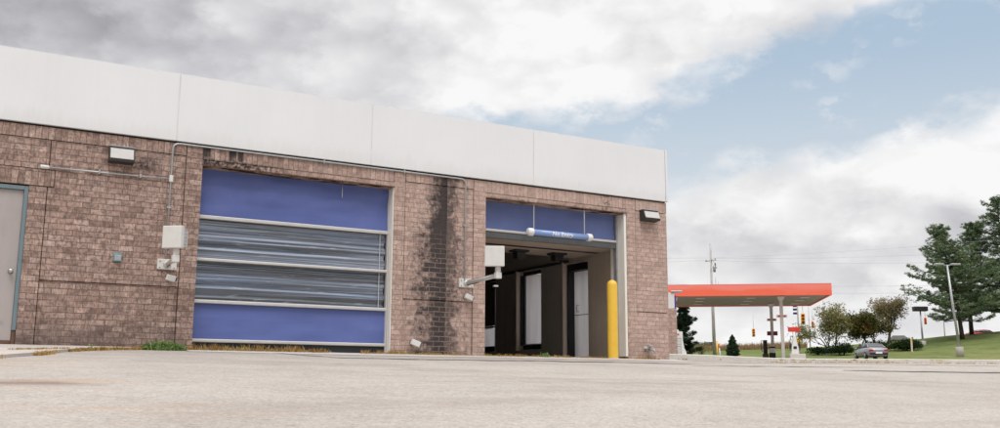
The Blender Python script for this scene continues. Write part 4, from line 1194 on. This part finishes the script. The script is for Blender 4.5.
# island blocks and pumps
isl = at_can(2.62, 0.55, 'pump_island', 'white concrete pump island under the right end of the canopy', 'pump island')
q = MB(); q.box(-0.55, 0.55, -0.55, 0.55, -0.1, 0.40, 0, 0.03); q.build('block', M['concrete_light'], isl)
q = MB(); q.box(-0.551, 0.551, -0.56, 0.56, 0.0, 0.03); q.build('foot', M['concrete'], isl)
pm = at_can(2.75, 0.55, 'fuel_pump', 'slim pale fuel pump with black hoses under the red topper sign', 'fuel pump', 'fuel pumps')
q = MB(); q.loft([[(-0.27,-0.2,0.41),(0.27,-0.2,0.41),(0.27,0.2,0.41),(-0.27,0.2,0.41)],[(-0.24,-0.2,0.9),(0.24,-0.2,0.9),(0.24,0.2,0.9),(-0.24,0.2,0.9)],[(-0.13,-0.17,1.35),(0.13,-0.17,1.35),(0.13,0.17,1.35),(-0.13,0.17,1.35)],[(-0.10,-0.15,1.72),(0.10,-0.15,1.72),(0.10,0.15,1.72),(-0.10,0.15,1.72)]], 0, False); q.build('cabinet', M['white'], pm, bevel=0.02)
q = MB(); q.box(-0.12, 0.12, 0.2, 0.215, 0.75, 0.95); q.build('display', M['dark'], pm)
for sx in (-1, 1):
    q = MB(); q.tube([(sx*0.10,0.05,1.62),(sx*0.26,0.10,1.72),(sx*0.34,0.12,1.30),(sx*0.36,0.10,0.72),(sx*0.26,0.12,0.60),(sx*0.27,0.10,0.95)], 0.028, 7); h_ = q.build('hose', M['dark'], pm)
    q = MB(); q.box(sx*0.27-0.035, sx*0.27+0.035, 0.02, 0.16, 0.9, 1.12); q.build('nozzle', M['black'], h_, bevel=0.01)
    q = MB(); q.tube([(sx*0.09,0,1.70),(sx*0.09,0,2.02)], 0.022, 6); q.build('topper_post', M['galv'], pm)
q = MB(); q.box(-0.42, 0.42, -0.09, 0.09, 2.02, 2.36); q.build('topper_sign', M['signred'], pm, bevel=0.02)
p1 = at_can(11.25, 0.10, 'fuel_pump', 'tall pale fuel pump cabinet with grid panels close to the building corner', 'fuel pump', 'fuel pumps')
q = MB(); q.box(-0.37, 0.37, -0.28, 0.28, 0.14, 2.0); q.build('cabinet', M['white'], p1, bevel=0.03)
q = MB(); q.prism([(-0.37,0.14),(-0.66,0.14),(-0.60,0.50),(-0.46,0.80),(-0.372,1.4)], -0.24, 0.24); q.build('side_fairing', M['white'], p1, bevel=0.01)
for z0_, z1_ in ((0.24,0.96),(1.02,1.54)):
    q = MB(); q.box(-0.27, 0.31, 0.281, 0.290, z0_, z1_); go = q.build('grid_panel', M['galv'], p1, bevel=0.004)
    for z in [z0_+0.06+0.1*k for k in range(int((z1_-z0_-0.06)/0.1))]:
        q = MB(); q.box(-0.24, 0.28, 0.2905, 0.296, z, z+0.05); q.build('louvre', M['white'], go)
q = MB(); q.box(-0.30, 0.30, 0.281, 0.288, 1.60, 1.92); fc = q.build('face_plate', M['offwhite'], p1)
q = MB(); q.prism([(-0.11,1.70),(0.05,1.74),(0.10,1.86),(-0.03,1.82)], 0.289, 0.293); q.build('red_mark', M['signred'], fc)
q = MB(); q.prism([(-0.13,1.76),(-0.05,1.81),(-0.02,1.87),(-0.11,1.83)], 0.294, 0.297); q.build('blue_mark', M['signdark'], fc)
q = MB(); q.box(-0.9, 1.1, -0.55, 0.55, -0.05, 0.135); q.build('base_slab', M['concrete_light'], p1)
# column signs
def colsign(label, u, v, z, w_, h_, mat, gap):
    t = at_can(u, v, 'column_sign', label, 'sign', 'signs on the canopy columns')
    z -= t.location.z
    for sx in (-1, 1):
        q = MB(); a = sx*(gap+w_/2); q.box(a-w_/2, a+w_/2, 0.12, 0.16, z-h_/2, z+h_/2); f = q.build('plate', M['offwhite'] if mat != 'maroon' else M['maroon'], t, bevel=0.008)
        if mat != 'maroon':
            q = MB(); q.box(a-w_*0.28-sx*w_*0.16, a+w_*0.28-sx*w_*0.16, 0.1615, 0.166, z-h_*0.36, z+h_*0.36); q.build('red_panel', M['signred'], f)
    q = MB(); q.box(-gap-0.02, gap+0.02, 0.117, 0.14, z-0.02, z+0.02); q.build('bracket', M['galv'], t)
colsign('white and red flag plates high on the near right canopy column', 3.5, 1.3, 4.50, 0.28, 0.20, 'white', 0.11)
colsign('white and red flag plates on the far right canopy column', 3.5, 8.1, 4.66, 0.27, 0.20, 'white', 0.11)
colsign('maroon flag plates on the far right canopy column above the bin', 3.5, 8.1, 3.55, 0.32, 0.34, 'maroon', 0.10)
bn = at_can(3.65, 7.2, 'waste_bin', 'black waste bin with a pale band at the foot of the far right column', 'bin')
q = MB(); q.box(-0.24, 0.24, -0.24, 0.24, 0.02, 0.52); q.build('body', M['black'], bn, bevel=0.03)
q = MB(); q.box(-0.20, 0.20, -0.20, 0.20, 0.52, 0.90); q.build('band', M['offwhite'], bn, bevel=0.02)
q = MB(); q.box(-0.23, 0.23, -0.23, 0.23, 0.90, 1.02); q.build('lid', M['black'], bn, bevel=0.03)
p3 = at_can(3.95, 7.6, 'fuel_pump', 'dark narrow fuel pump left of the far right canopy column', 'fuel pump', 'fuel pumps')
q = MB(); q.box(-0.02, 0.42, -0.25, 0.25, 0.1, 0.45); q.build('base', M['rust'], p3, bevel=0.02)
q = MB(); q.box(0.04, 0.34, -0.2, 0.2, 0.45, 1.55); q.build('cabinet', M['dark'], p3, bevel=0.03)
q = MB(); q.tube([(0.34,0,1.5),(0.50,0.02,1.5),(0.52,0.04,0.8),(0.40,0.05,0.6)], 0.028, 6); q.build('hose', M['black'], p3)

# brick pier and white box beyond the building's corner
bp = thing('brick_pier', 'low brick pier seen just past the building corner', 'pier', (2.30, 2.97, gz(2.3,2.97)), R_(-40))
q = MB(); q.box(-0.32, 0.32, -0.32, 0.32, -0.1, 1.10); q.build('shaft', M['brick_plain'], bp)
wb = thing('white_box', 'white box with a little lamp standing on the low brick pier past the corner', 'box', (2.30, 2.97, gz(2.3,2.97)+1.102), R_(-40))
q = MB(); q.box(-0.30, 0.28, -0.30, 0.30, 0.0, 0.36); q.build('body', M['signwhite'], wb, bevel=0.01)
q = MB(); q.box(0.28, 0.315, -0.30, 0.30, 0.0, 0.30); q.build('edge', M['purple'], wb)
q = MB(); q.box(0.20, 0.46, -0.33, -0.18, 0.365, 0.41); q.build('lamp', M['galv'], wb, bevel=0.01)

# ------------------------------------------------------------------ posts, poles, lamps, signals
up = thing('utility_pole', 'tall weathered utility pole rising above the canopy', 'utility pole', (58.0, 62.0, gz(58.0,62.0)))
q = MB(); q.tube([(0,0,-0.3),(-0.1,-0.05,5),(-0.30,-0.2,11.8)], [0.19,0.155,0.09], 14); q.build('pole', M['wood'], up)
q = MB(); q.box(-0.32, -0.22, -0.95, 0.7, 9.93, 10.0); cro = q.build('crossarm', M['wood'], up)
for y in (-0.85, -0.3, 0.55):
    q = MB(); q.lathe([(0.03,10.0),(0.06,10.05),(0.04,10.10),(0.06,10.15),(0.02,10.2)], (-0.27,y,0), 10); q.build('insulator', M['galv'], cro)
q = MB(); q.lathe([(0.04,8.75),(0.14,8.78),(0.14,9.35),(0.10,9.4),(0.03,9.55)], (0.12,-0.25,0), 16); tf = q.build('transformer', M['galv'], up)
q = MB(); q.tube([(0.12,-0.25,9.55),(0.14,-0.3,9.75),(-0.1,-0.3,9.95)], 0.02, 6); q.build('lead', M['wire'], tf)
q = MB(); q.box(0.02, 0.45, -0.3, -0.1, 9.2, 9.28); q.box(0.30, 0.36, -0.24, -0.16, 9.28, 9.75); q.build('cutout', M['darkmetal'], up)
for dx, z0, z1 in ((0.75,3.8,8.3),(1.15,3.8,7.9)):
    q = MB(); q.tube([(dx,0.3,6.9),(dx,0.3,z1)], 0.03, 6); q.tube([(-0.1,-0.05,7.0),(dx,0.3,7.0)], 0.025, 6); q.build('riser', M['galv'], up)

def wire(label, a, b, sag, r=0.010):
    t = MB(); a = Vector(a); b = Vector(b)
    pts = [a.lerp(b, i/28)-Vector((0,0,4*sag*(i/28)*(1-i/28))) for i in range(29)]
    t.tube(pts, r, 5, 0, False)
    o = t.build('overhead_wire', M['wire'], None, norm=False)
    tag(o, label, 'wire', 'overhead wires beyond the canopy')
z0 = up.location.z
far = Vector((130.0, 40.0, 0))
wire('thin overhead wire, topmost from the pole to the right', (57.73,61.15,z0+10.2), (140,22,24.5), 1.8)
wire('thin overhead wire, second from the top right of the pole', (57.73,61.7,z0+10.2), (140,26,22.3), 2.2)
wire('thin overhead wire, third from the top right of the pole', (57.73,62.55,z0+10.1), (142,30,20.6), 2.4)
wire('thin overhead wire, topmost from the pole to the left', (57.73,61.15,z0+10.2), (10,100,19.0), 1.6)
wire('thin overhead wire, lower one from the pole to the left', (57.73,62.55,z0+10.1), (10,104,17.5), 1.8)
wire('low signal span wire crossing behind the canopy end', (60.0,95.0,13.2), (128,60,13.9), 0.7, 0.016)
wire('second low span wire just under the signal wire', (60.0,95.5,12.6), (128,60.5,13.0), 0.9, 0.014)

def lamp_post(label, X, Y, h, heads, leanx, r0, basew, baseh, rz):
    t = thing('lamp_post', label, 'lamp post', (X, Y, gz(X,Y)), rz, 'lamp posts on the right')
    q = MB(); q.lathe([(basew,-0.3),(basew,baseh*0.96),(basew*0.93,baseh)], (0,0,0), 20); q.build('concrete_base', M['concrete'], t)
    q = MB(); q.box(-0.16,0.16,-0.16,0.16,baseh,baseh+0.04); q.build('foot_plate', M['galv'], t)
    q = MB(); q.tube([(0,0,baseh+0.04),(leanx*0.5,0,h*0.5),(leanx,0,h)], [r0,r0*0.85,r0*0.7], 12); q.build('shaft', M['galv'], t)
    for s_ in heads:
        q = MB(); q.tube([(leanx,0,h-0.08),(leanx+s_*0.4,0,h+0.02)], 0.035, 8); hd = q.build('arm', M['galv'], t)
        x0, x1 = sorted((leanx+s_*0.35, leanx+s_*1.15))
        q = MB(); q.box(x0, x1, -0.2, 0.2, h-0.02, h+0.13, 0, 0.03); hh = q.build('lamp_head', M['darkmetal'] if len(heads)==1 else M['galv'], t)
        q = MB(); q.box(x0+0.1, x1-0.1, -0.15, 0.15, h-0.032, h-0.021); q.build('lens', M['lens'], hh)
    return t
lamp_post('tall grey lamp post with two heads on a round concrete base before the pines', 66.6, 39.7, 8.25, (-1,1), -0.55, 0.12, 0.32, 0.85, R_(-30))
s_ = lamp_post('short lamp post with a dark head left of the tall double lamp post', 75.35, 49.8, 3.55, (), -0.05, 0.10, 0.30, 0.45, R_(-30))
q = MB(); q.box(-0.75, 0.65, -0.35, 0.35, 3.52, 4.0, 0, 0.06); q.build('lamp_head', M['black'], s_)
yp = thing('marker_post', 'slim yellow marker post on the forecourt edge in front of the utility pole', 'post', (48.5, 51.3, gz(48.5,51.3)))
q = MB(); q.tube([(0,0,-0.2),(0,0,1.62)], 0.062, 12); q.build('shaft', M['yellow'], yp)
q = MB(); q.lathe([(0.062,1.621),(0.055,1.66),(0.02,1.69)], (0,0,0), 12); q.build('cap', M['yellow'], yp)
mp = thing('cable_marker', 'leaning white cable marker with orange top beside the yellow post', 'marker', (52.6, 55.3, gz(52.6,55.3)), R_(-30))
q = MB(); q.M = Matrix.Rotation(R_(-6),4,'Y'); q.tube([(0,0,-0.2),(0,0,1.05)], 0.055, 10); q.build('shaft', M['signwhite'], mp)
q = MB(); q.M = Matrix.Rotation(R_(-6),4,'Y'); q.lathe([(0.09,1.05),(0.10,1.08),(0.10,1.40),(0.05,1.45)], (0,0,0), 12); q.build('cap', M['orange'], mp)
yp2 = thing('wooden_stake', 'yellowish stake at the foot of the bank left of the short lamp post', 'stake', (69.0, 46.4, gz(69.0,46.4)))
q = MB(); q.box(-0.06, 0.06, -0.06, 0.06, -0.2, 1.35); q.build('stake', M['tan'], yp2, bevel=0.01)
q = MB(); q.box(-0.065, 0.065, -0.065, 0.065, 1.1, 1.3); q.build('band', M['yellow'], yp2)

def signal(label, X, Y, z, h, hang, rz, mat='amber'):
    t = thing('traffic_light', label, 'traffic light', (X, Y, z), rz, 'traffic lights over the far road')
    q = MB(); q.box(-0.2*h/1.1, 0.2*h/1.1, -0.16, 0.16, -h/2, h/2, 0, 0.03); q.build('housing', M[mat], t)
    for k_, c in ((1,'lamp_red'),(0,'lamp_amber'),(-1,'lamp_green')):
        q = MB(); q.lathe([(0.13*h/1.1,-0.161),(0.12*h/1.1,-0.175),(0.03,-0.19)], (0,0,k_*h*0.31), 14, 0, 'y'); l_ = q.build('lens', M[c], t)
        q = MB(); pts = [(0.145*h/1.1*math.cos(a), 0.145*h/1.1*math.sin(a)) for a in [R_(20+14*i) for i in range(11)]]
        q.loft([[(x,-0.162,k_*h*0.31+z_) for x, z_ in pts],[(x,-0.36,k_*h*0.31+z_-0.03) for x, z_ in pts]], 0, True, False, False); q.build('visor', M[mat], l_, norm=False)
    q = MB(); q.tube([(0,0,h/2),(0,0,h/2+hang)], 0.03, 6); q.build('hanger', M['wire'], t)
signal('yellow traffic light nearest the olive tree, hung under the canopy end', 81.3, 71.1, 7.5, 1.35, 2.6, R_(-45))
signal('small distant orange traffic light hanging left of the pump signs', 98.0, 96.6, 7.3, 1.25, 2.2, R_(-40))
signal('orange traffic light half behind the top of the olive tree', 106.0, 91.8, 8.6, 0.95, 1.8, R_(-45), 'orange')
signal('small orange traffic light between the brown tree and the pine', 104.0, 70.2, 8.0, 0.9, 1.6, R_(-50), 'orange')
sp = thing('signal_pole', 'slim grey pole carrying side signals and a dark blue sign under the canopy end', 'signal pole', (73.6, 64.8, gz(73.6,64.8)), R_(-42))
q = MB(); q.tube([(0,0,-0.3),(0,0,7.6)], [0.11,0.08], 10); q.build('shaft', M['post'], sp)
for z in (4.1, 4.55, 4.95):
    q = MB(); q.box(-0.52, -0.10, -0.15, 0.15, z-0.12, z+0.12, 0, 0.03); q.build('side_signal', M['signdark'], sp)
q = MB(); q.box(0.12, 0.60, -0.14, -0.10, 2.15, 2.65); q.build('blue_plate', M['signdark'], sp)
q = MB(); q.box(-0.24, 0.24, -0.2, 0.2, 0.75, 1.25); bx_ = q.build('control_box', M['yellow'], sp, bevel=0.02)
q = MB(); q.box(-0.05, 0.30, -0.19, 0.19, 1.25, 1.45); q.build('lid', M['leaf_hedge'], bx_)
q = MB(); q.box(0.245, 0.42, -0.2, 0.2, 0.6, 1.3); q.build('side_door', M['galv'], bx_)
sp2 = thing('signal_pole', 'thin distant grey pole right of the slim signal pole', 'signal pole', (90.2, 78.2, gz(90.2,78.2)))
q = MB(); q.tube([(0,0,-0.3),(0,0,7.2)], [0.08,0.06], 8); q.build('shaft', M['post'], sp2)
q = MB(); q.tube([(0,0,7.1),(-0.4,0.3,7.3),(-0.9,0.7,7.3)], 0.05, 6); q.build('arm', M['post'], sp2)
sp3 = thing('far_pole', 'thin distant pole in the gap below the pine branches', 'pole', (102.0, 66.0, gz(102,66)))
q = MB(); q.tube([(0,0,-0.3),(0,0,6.5)], [0.07,0.05], 8); q.build('shaft', M['post'], sp3)
q = MB(); q.box(-0.4, 0.4, -0.05, 0.05, 6.2, 6.3); q.build('crosspiece', M['post'], sp3)

# ------------------------------------------------------------------ vehicles
def car(label, X, Y, heading, paint, kind='sedan', group='parked cars beyond the lot', zoff=0.0, name='parked_car'):
    t = thing(name, label, 'car' if kind != 'van' else 'van', (X, Y, gz(X,Y)+zoff), heading, group)
    if kind == 'sedan':
        st = [(-2.25,0.62,0.42,0.70),(-2.18,0.80,0.30,0.92),(-1.6,0.88,0.24,0.98),(-0.4,0.90,0.22,0.96),(0.8,0.90,0.22,0.93),(1.6,0.87,0.25,0.82),(2.1,0.76,0.32,0.70),(2.28,0.55,0.42,0.60)]
        gh = [(-1.75,0.70,0.97,0.02),(-1.05,0.72,0.96,0.37),(-0.2,0.73,0.95,0.44),(0.45,0.72,0.94,0.40),(1.25,0.66,0.90,0.02)]
    else:
        st = [(-2.4,0.90,0.40,1.2),(-2.3,0.98,0.32,1.25),(-1.0,1.0,0.28,1.25),(0.6,1.0,0.28,1.22),(1.5,0.98,0.28,1.12),(2.2,0.86,0.34,0.95),(2.45,0.62,0.45,0.80)]
        gh = [(-2.36,0.86,1.24,0.03),(-2.2,0.86,1.24,0.68),(-0.5,0.86,1.24,0.72),(0.7,0.82,1.22,0.66),(1.7,0.78,1.10,0.03)]
    b_ = MB()
    def sec(x, w_, zl, zt):
        return [(x,-w_*0.86,zl),(x,-w_,zl+(zt-zl)*0.28),(x,-w_,zl+(zt-zl)*0.68),(x,-w_*0.90,zt),(x,-w_*0.4,zt+0.03),(x,w_*0.4,zt+0.03),(x,w_*0.90,zt),(x,w_,zl+(zt-zl)*0.68),(x,w_,zl+(zt-zl)*0.28),(x,w_*0.86,zl)]
    b_.loft([sec(*s) for s in st]); bo = b_.build('body', M[paint], t)
    gl = MB()
    def gsec(x, w_, z, h_):
        wt = w_*(1-0.22*min(1,h_/0.42))
        return [(x,-w_,z),(x,-wt,z+h_*0.92),(x,-wt*0.8,z+h_),(x,wt*0.8,z+h_),(x,wt,z+h_*0.92),(x,w_,z)]
    gl.loft([gsec(*s) for s in gh]); gl.build('window', M['glass'], t)
    rf = MB()
    top = gh[1:-1]
    rf.loft([[(x,-w_*0.79,z+h_*0.93),(x,-w_*0.66,z+h_+0.018),(x,w_*0.66,z+h_+0.018),(x,w_*0.79,z+h_*0.93)] for x, w_, z, h_ in top], 0, True, True); 
    for sy in (-1, 1):
        for (i0, i1) in ((0,1),(3,4)):
            a_, c_ = gh[i0], gh[i1]
            k0 = 1 if a_[3] < 0.1 else 0.79; k1 = 1 if c_[3] < 0.1 else 0.79
            rf.tube([(a_[0],sy*a_[1]*k0,a_[2]+a_[3]*0.95),(c_[0],sy*c_[1]*k1,c_[2]+c_[3]*0.95)], 0.045, 6)
        m_ = gh[2]; rf.tube([(m_[0]-0.1,sy*m_[1]*1.0,m_[2]),(m_[0]-0.1,sy*m_[1]*0.79,m_[2]+m_[3]*0.95)], 0.04, 6)
    rf.build('roof', M[paint], t)
    for wx in (-1.35, 1.38):
        for sy in (-1, 1):
            q = MB(); q.lathe([(0.20,-0.11),(0.32,-0.10),(0.325,-0.05),(0.325,0.05),(0.32,0.10),(0.20,0.11)], (wx,sy*0.80,0.325), 20, 0, 'y'); wo = q.build('wheel', M['tyre'], t)
            q = MB(); q.lathe([(0.20,sy*0.105),(0.19,sy*0.118),(0.05,sy*0.108),(0.03,sy*0.12)], (wx,sy*0.80,0.325), 16, 0, 'y'); q.build('rim', M['galv'], wo)
    xb, xf = st[0][0], st[-1][0]
    for sy in (-1, 1):
        q = MB(); q.box(xb-0.01, xb+0.14, sy*0.60-0.17, sy*0.60+0.17, 0.66, 0.82, 0, 0.02); q.build('tail_light', M['tail'], t)
        q = MB(); q.box(xf-0.22, xf-0.05, sy*0.56-0.16, sy*0.56+0.16, 0.56, 0.70, 0, 0.03); q.build('headlight', M['lampw'], t)
        q = MB(); q.box(0.78, 0.95, sy*0.98-0.09, sy*0.98+0.09, 0.92, 1.04, 0, 0.03); q.build('mirror', M[paint], t)
    q = MB(); q.box(xb-0.03, xb+0.25, -0.74, 0.74, 0.36, 0.56, 0, 0.04); bu = q.build('rear_bumper', M['dark'], t)
    q = MB(); q.box(xb-0.05, xb-0.035, -0.27, 0.27, 0.46, 0.62); q.build('licence_plate', M['signwhite'], t)
    return t
car('silver coupe parked rear-on at the foot of the grass bank', 57.15, 41.65, R_(56), 'silver', zoff=0.10)
bb = thing('low_bench', 'light blue low bench at the foot of the sparse olive tree', 'bench', (64.6, 52.2, gz(64.6,52.2)), R_(-38))
for sx in (-0.62, 0.62):
    q = MB(); q.box(sx-0.05, sx+0.05, -0.2, 0.2, -0.25, 0.30); q.build('leg', M['galv'], bb)
q = MB(); q.box(-0.78, 0.78, -0.24, 0.24, 0.30, 0.37); q.build('seat', M['carblue'], bb, bevel=0.01)
q = MB(); q.box(-0.78, 0.78, 0.20, 0.26, 0.371, 0.66); q.build('backrest', M['carblue'], bb, bevel=0.01)
car('red car far off behind the pine trunk', 109.5, 65.4, R_(-30), 'carred', zoff=0.0)
car('white van far behind the brown tall grass', 90.5, 101.0, R_(150), 'carwhite', 'van', zoff=0.55)
for i, (X, Y, c, lab) in enumerate(((118.0,121.0,'carred','far red car on the road left of the pump signs'),(121.5,119.0,'carwhite','far white car on the road left of the pump signs'),(131.0,124.5,'silver','far grey car behind the canopy columns'),(83.0,100.0,'carwhite','far white car partly behind the evergreen'))):
    car(lab, X, Y, R_(-40), c, 'sedan', zoff=1.6 if i < 3 else 0.3)
fb = thing('far_building', 'far brown brick building glimpsed behind the brown tree', 'building', (126.5, 92.0, gz(126.5,92)), R_(-50))
q = MB(); q.box(-1.3, 1.3, -2, 2, -0.3, 2.2); q.build('wall', M['farbrick'], fb)
q = MB(); q.prism([(-1.6,2.2),(1.6,2.2),(0.9,2.9),(-0.9,2.9)], -2.2, 2.2); q.build('roof', M['roof'], fb)
for x in (-0.7, 0.5):
    q = MB(); q.box(x-0.25, x+0.25, -2.02, -1.99, 0.9, 1.6); q.build('window', M['glass'], fb)
# ------------------------------------------------------------------ sky, sun, camera
W = bpy.data.worlds.new('World'); S.world = W; W.use_nodes = True
n = NT(W.node_tree)
D = n.new('ShaderNodeTexCoord').outputs['Generated']
F0 = (0.4983, 0.8670, 0.0); R0 = (0.8670, -0.4983, 0.0)
f = n.dot(D, F0); r = n.dot(D, R0); z = n.dot(D, (0,0,1))
az = n.m('ARCTAN2', r, f); el = n.m('ARCSINE', z)
A = n.mul(az, 57.2958); E = n.mul(el, 57.2958)           # degrees east of the view axis, degrees up
den = n.m('MAXIMUM', n.add(z, 0.16), 0.05)
V = n.comb(n.m('DIVIDE', r, den), n.m('DIVIDE', f, den), n.mul(z, 1.5))
U = n.comb(n.mul(A, 0.055), n.mul(E, 0.085), n.mul(z, 0.3))
n1 = n.noise(U, 1.35, 6, 0.50); n2 = n.noise(U, 3.1, 10, 0.56); n3 = n.noise(U, 9.0, 10, 0.60); n4 = n.noise(V, 1.6, 8, 0.55)
# billows: rounded lumps from inverted cell distance, broken up by fine noise
Uw = n.comb(n.add(n.mul(A, 0.055), n.mul(n.sub(n3,0.5),0.18)), n.add(n.mul(E, 0.10), n.mul(n.sub(n2,0.5),0.22)), 0.0)
v1 = n.new('ShaderNodeTexVoronoi', feature='SMOOTH_F1'); n.put(v1.inputs['Vector'], Uw); v1.inputs['Scale'].default_value = 3.6; v1.inputs['Smoothness'].default_value = 0.6
v2 = n.new('ShaderNodeTexVoronoi', feature='SMOOTH_F1'); n.put(v2.inputs['Vector'], Uw); v2.inputs['Scale'].default_value = 9.0; v2.inputs['Smoothness'].default_value = 0.6
puff = n.sub(0.5, n.add(n.mul(v1.outputs['Distance'], 0.75), n.mul(v2.outputs['Distance'], 0.35)))
# long diagonal clearing of blue
yc = n.add(14.2, n.mul(n.m('MAXIMUM', n.sub(A, 10.0), 0.0), 0.225))
hw = n.mul(n.m('MINIMUM', n.add(1.9, n.mul(n.m('MAXIMUM', n.sub(A, 3.0), 0.0), 0.10)), 3.5), n.mul(n.ss(-7, -1.5, A), n.ss(75, 45, A)))
hw = n.add(hw, n.mul(n.ss(8, 16, A), 0.3))
edge = n.sub(hw, n.m('ABSOLUTE', n.sub(E, yc)))
edge = n.add(edge, n.add(n.add(n.mul(n.sub(n1, 0.5), 2.5), n.mul(puff, -1.5)), n.add(n.mul(n.sub(n2, 0.5), 4.2), n.mul(n.sub(n3, 0.5), 3.4))))
blue = n.ss(-1.0, 1.2, edge)
wisp = n.mul(n.ss(0.50, 0.68, n2), n.mul(n.ss(0.47,0.6,n3), 0.35))
# light and dark masses of the cloud deck
dark = n.mul(n.gauss(A, -25, 17), n.ss(12.0, 20.0, n.add(E, n.mul(n.sub(n2,0.5),11))))
Eg = n.add(n.sub(E, n.mul(n.sub(A, 20), 0.03)), n.mul(n.sub(n2,0.5),4.5))
grey = n.mul(n.m('MAXIMUM', n.gauss(Eg, 7.3, 1.5), n.mul(n.gauss(Eg, 3.4, 0.7), 0.45)), n.ss(5, 12, A))
lit = n.gauss(n.m('POWER', n.add(n.mul(n.mul(n.sub(A,2),n.sub(A,2)),0.009), n.mul(n.mul(n.sub(E,18.5),n.sub(E,18.5)),0.05)), 0.5), 0, 1.0)
low = n.add(n.mul(n.ss(5.5, 2.5, E), 0.07), n.mul(n.gauss(Eg, 11.5, 2.6), n.mul(n.ss(3, 9, A), 0.11)))
B_ = n.add(0.85, n.mul(lit, 0.13))
B_ = n.sub(B_, n.mul(dark, 0.31)); B_ = n.sub(B_, n.mul(grey, 0.13)); B_ = n.add(B_, low)
B_ = n.add(B_, n.add(n.mul(n.sub(n1, 0.5), 0.12), n.add(n.mul(n.sub(n2, 0.5), 0.34), n.add(n.mul(n.sub(n3, 0.5), 0.26), n.mul(puff, 0.42)))))
B_ = n.m('MINIMUM', n.m('MAXIMUM', B_, 0.35), 0.95)
B_ = n.add(B_, n.mul(n.ss(30, 60, E), 1.15))
tint = n.ramp(B_, [(0.30,(0.985,0.965,1.05)),(0.62,(0.985,0.985,1.025)),(0.88,(1.0,0.995,0.995))])
cloud = n.mix(1.0, n.comb(B_, B_, B_), tint, 'MULTIPLY')
sk = n.new('ShaderNodeTexSky'); sk.sky_type = 'NISHITA'; sk.sun_disc = False
SUN_EL, SUN_AZ = 60.0, 205.0            # compass bearing of the sun, clockwise from +Y
sk.sun_elevation = R_(SUN_EL); sk.sun_rotation = R_(SUN_AZ); sk.air_density = 1.0; sk.dust_density = 1.5
skc = n.mix(1.0, sk.outputs[0], (0.1,0.1,0.1), 'MULTIPLY')
hz = n.mix(n.ss(20, 11, E), (0.475,0.60,0.735), (0.67,0.74,0.80))
skc = n.mix(0.85, skc, hz)
skc = n.mix(wisp, skc, (0.86,0.87,0.88))
col = n.mix(blue, cloud, skc)
beh = n.mul(n.ss(62, 95, n.m('ABSOLUTE', A)), n.ss(17, 9, n.add(E, n.mul(n.sub(n3,0.5),8))))  # unseen dark band low behind the camera, added to cut low front light
col = n.mix(beh, col, (0.13,0.14,0.11))
col = n.mix(n.ss(-0.5, -4, E), col, (0.30,0.28,0.26))
bg = n.new('ShaderNodeBackground'); n.put(bg.inputs['Color'], n.mix(1.0, col, (10,10,10), 'MULTIPLY')); bg.inputs['Strength'].default_value = 0.1
ow = n.new('ShaderNodeOutputWorld'); n.l.new(bg.outputs[0], ow.inputs['Surface'])
W.cycles.sampling_method = 'MANUAL'; W.cycles.sample_map_resolution = 1024

sun = bpy.data.lights.new('sun', 'SUN'); sun.energy = 1.5; sun.angle = R_(26); sun.color = (1.0, 0.985, 0.965)
so = bpy.data.objects.new('sun', sun); COL.objects.link(so)
sd = Vector((math.sin(R_(SUN_AZ))*math.cos(R_(SUN_EL)), math.cos(R_(SUN_AZ))*math.cos(R_(SUN_EL)), math.sin(R_(SUN_EL))))
so.rotation_euler = (-sd).to_track_quat('-Z', 'Y').to_euler(); so.location = (0,0,40)

cam = bpy.data.cameras.new('camera'); co = bpy.data.objects.new('camera', cam); COL.objects.link(co)
cam.sensor_fit = 'HORIZONTAL'; cam.sensor_width = 36.0; cam.lens = 951.158/1000*36.0
cam.clip_start = 0.1; cam.clip_end = 5000
yaw, pit, rol = R_(29.88825), R_(9.95411), R_(0.31533)
fw = Vector((math.sin(yaw)*math.cos(pit), math.cos(yaw)*math.cos(pit), math.sin(pit)))
r0 = Vector((math.cos(yaw), -math.sin(yaw), 0)); u0 = r0.cross(fw)
rt = r0*math.cos(rol)+u0*math.sin(rol); uu = u0*math.cos(rol)-r0*math.sin(rol)
mt = Matrix(((rt.x,uu.x,-fw.x,-11.94123),(rt.y,uu.y,-fw.y,-14.25412),(rt.z,uu.z,-fw.z,-0.41032),(0,0,0,1)))
co.matrix_world = mt
S.camera = co
S.view_settings.view_transform = 'Standard'; S.view_settings.look = 'None'
S.view_settings.exposure = 0; S.view_settings.gamma = 1
S.render.engine = 'CYCLES'
S.cycles.max_bounces = 8; S.cycles.diffuse_bounces = 4
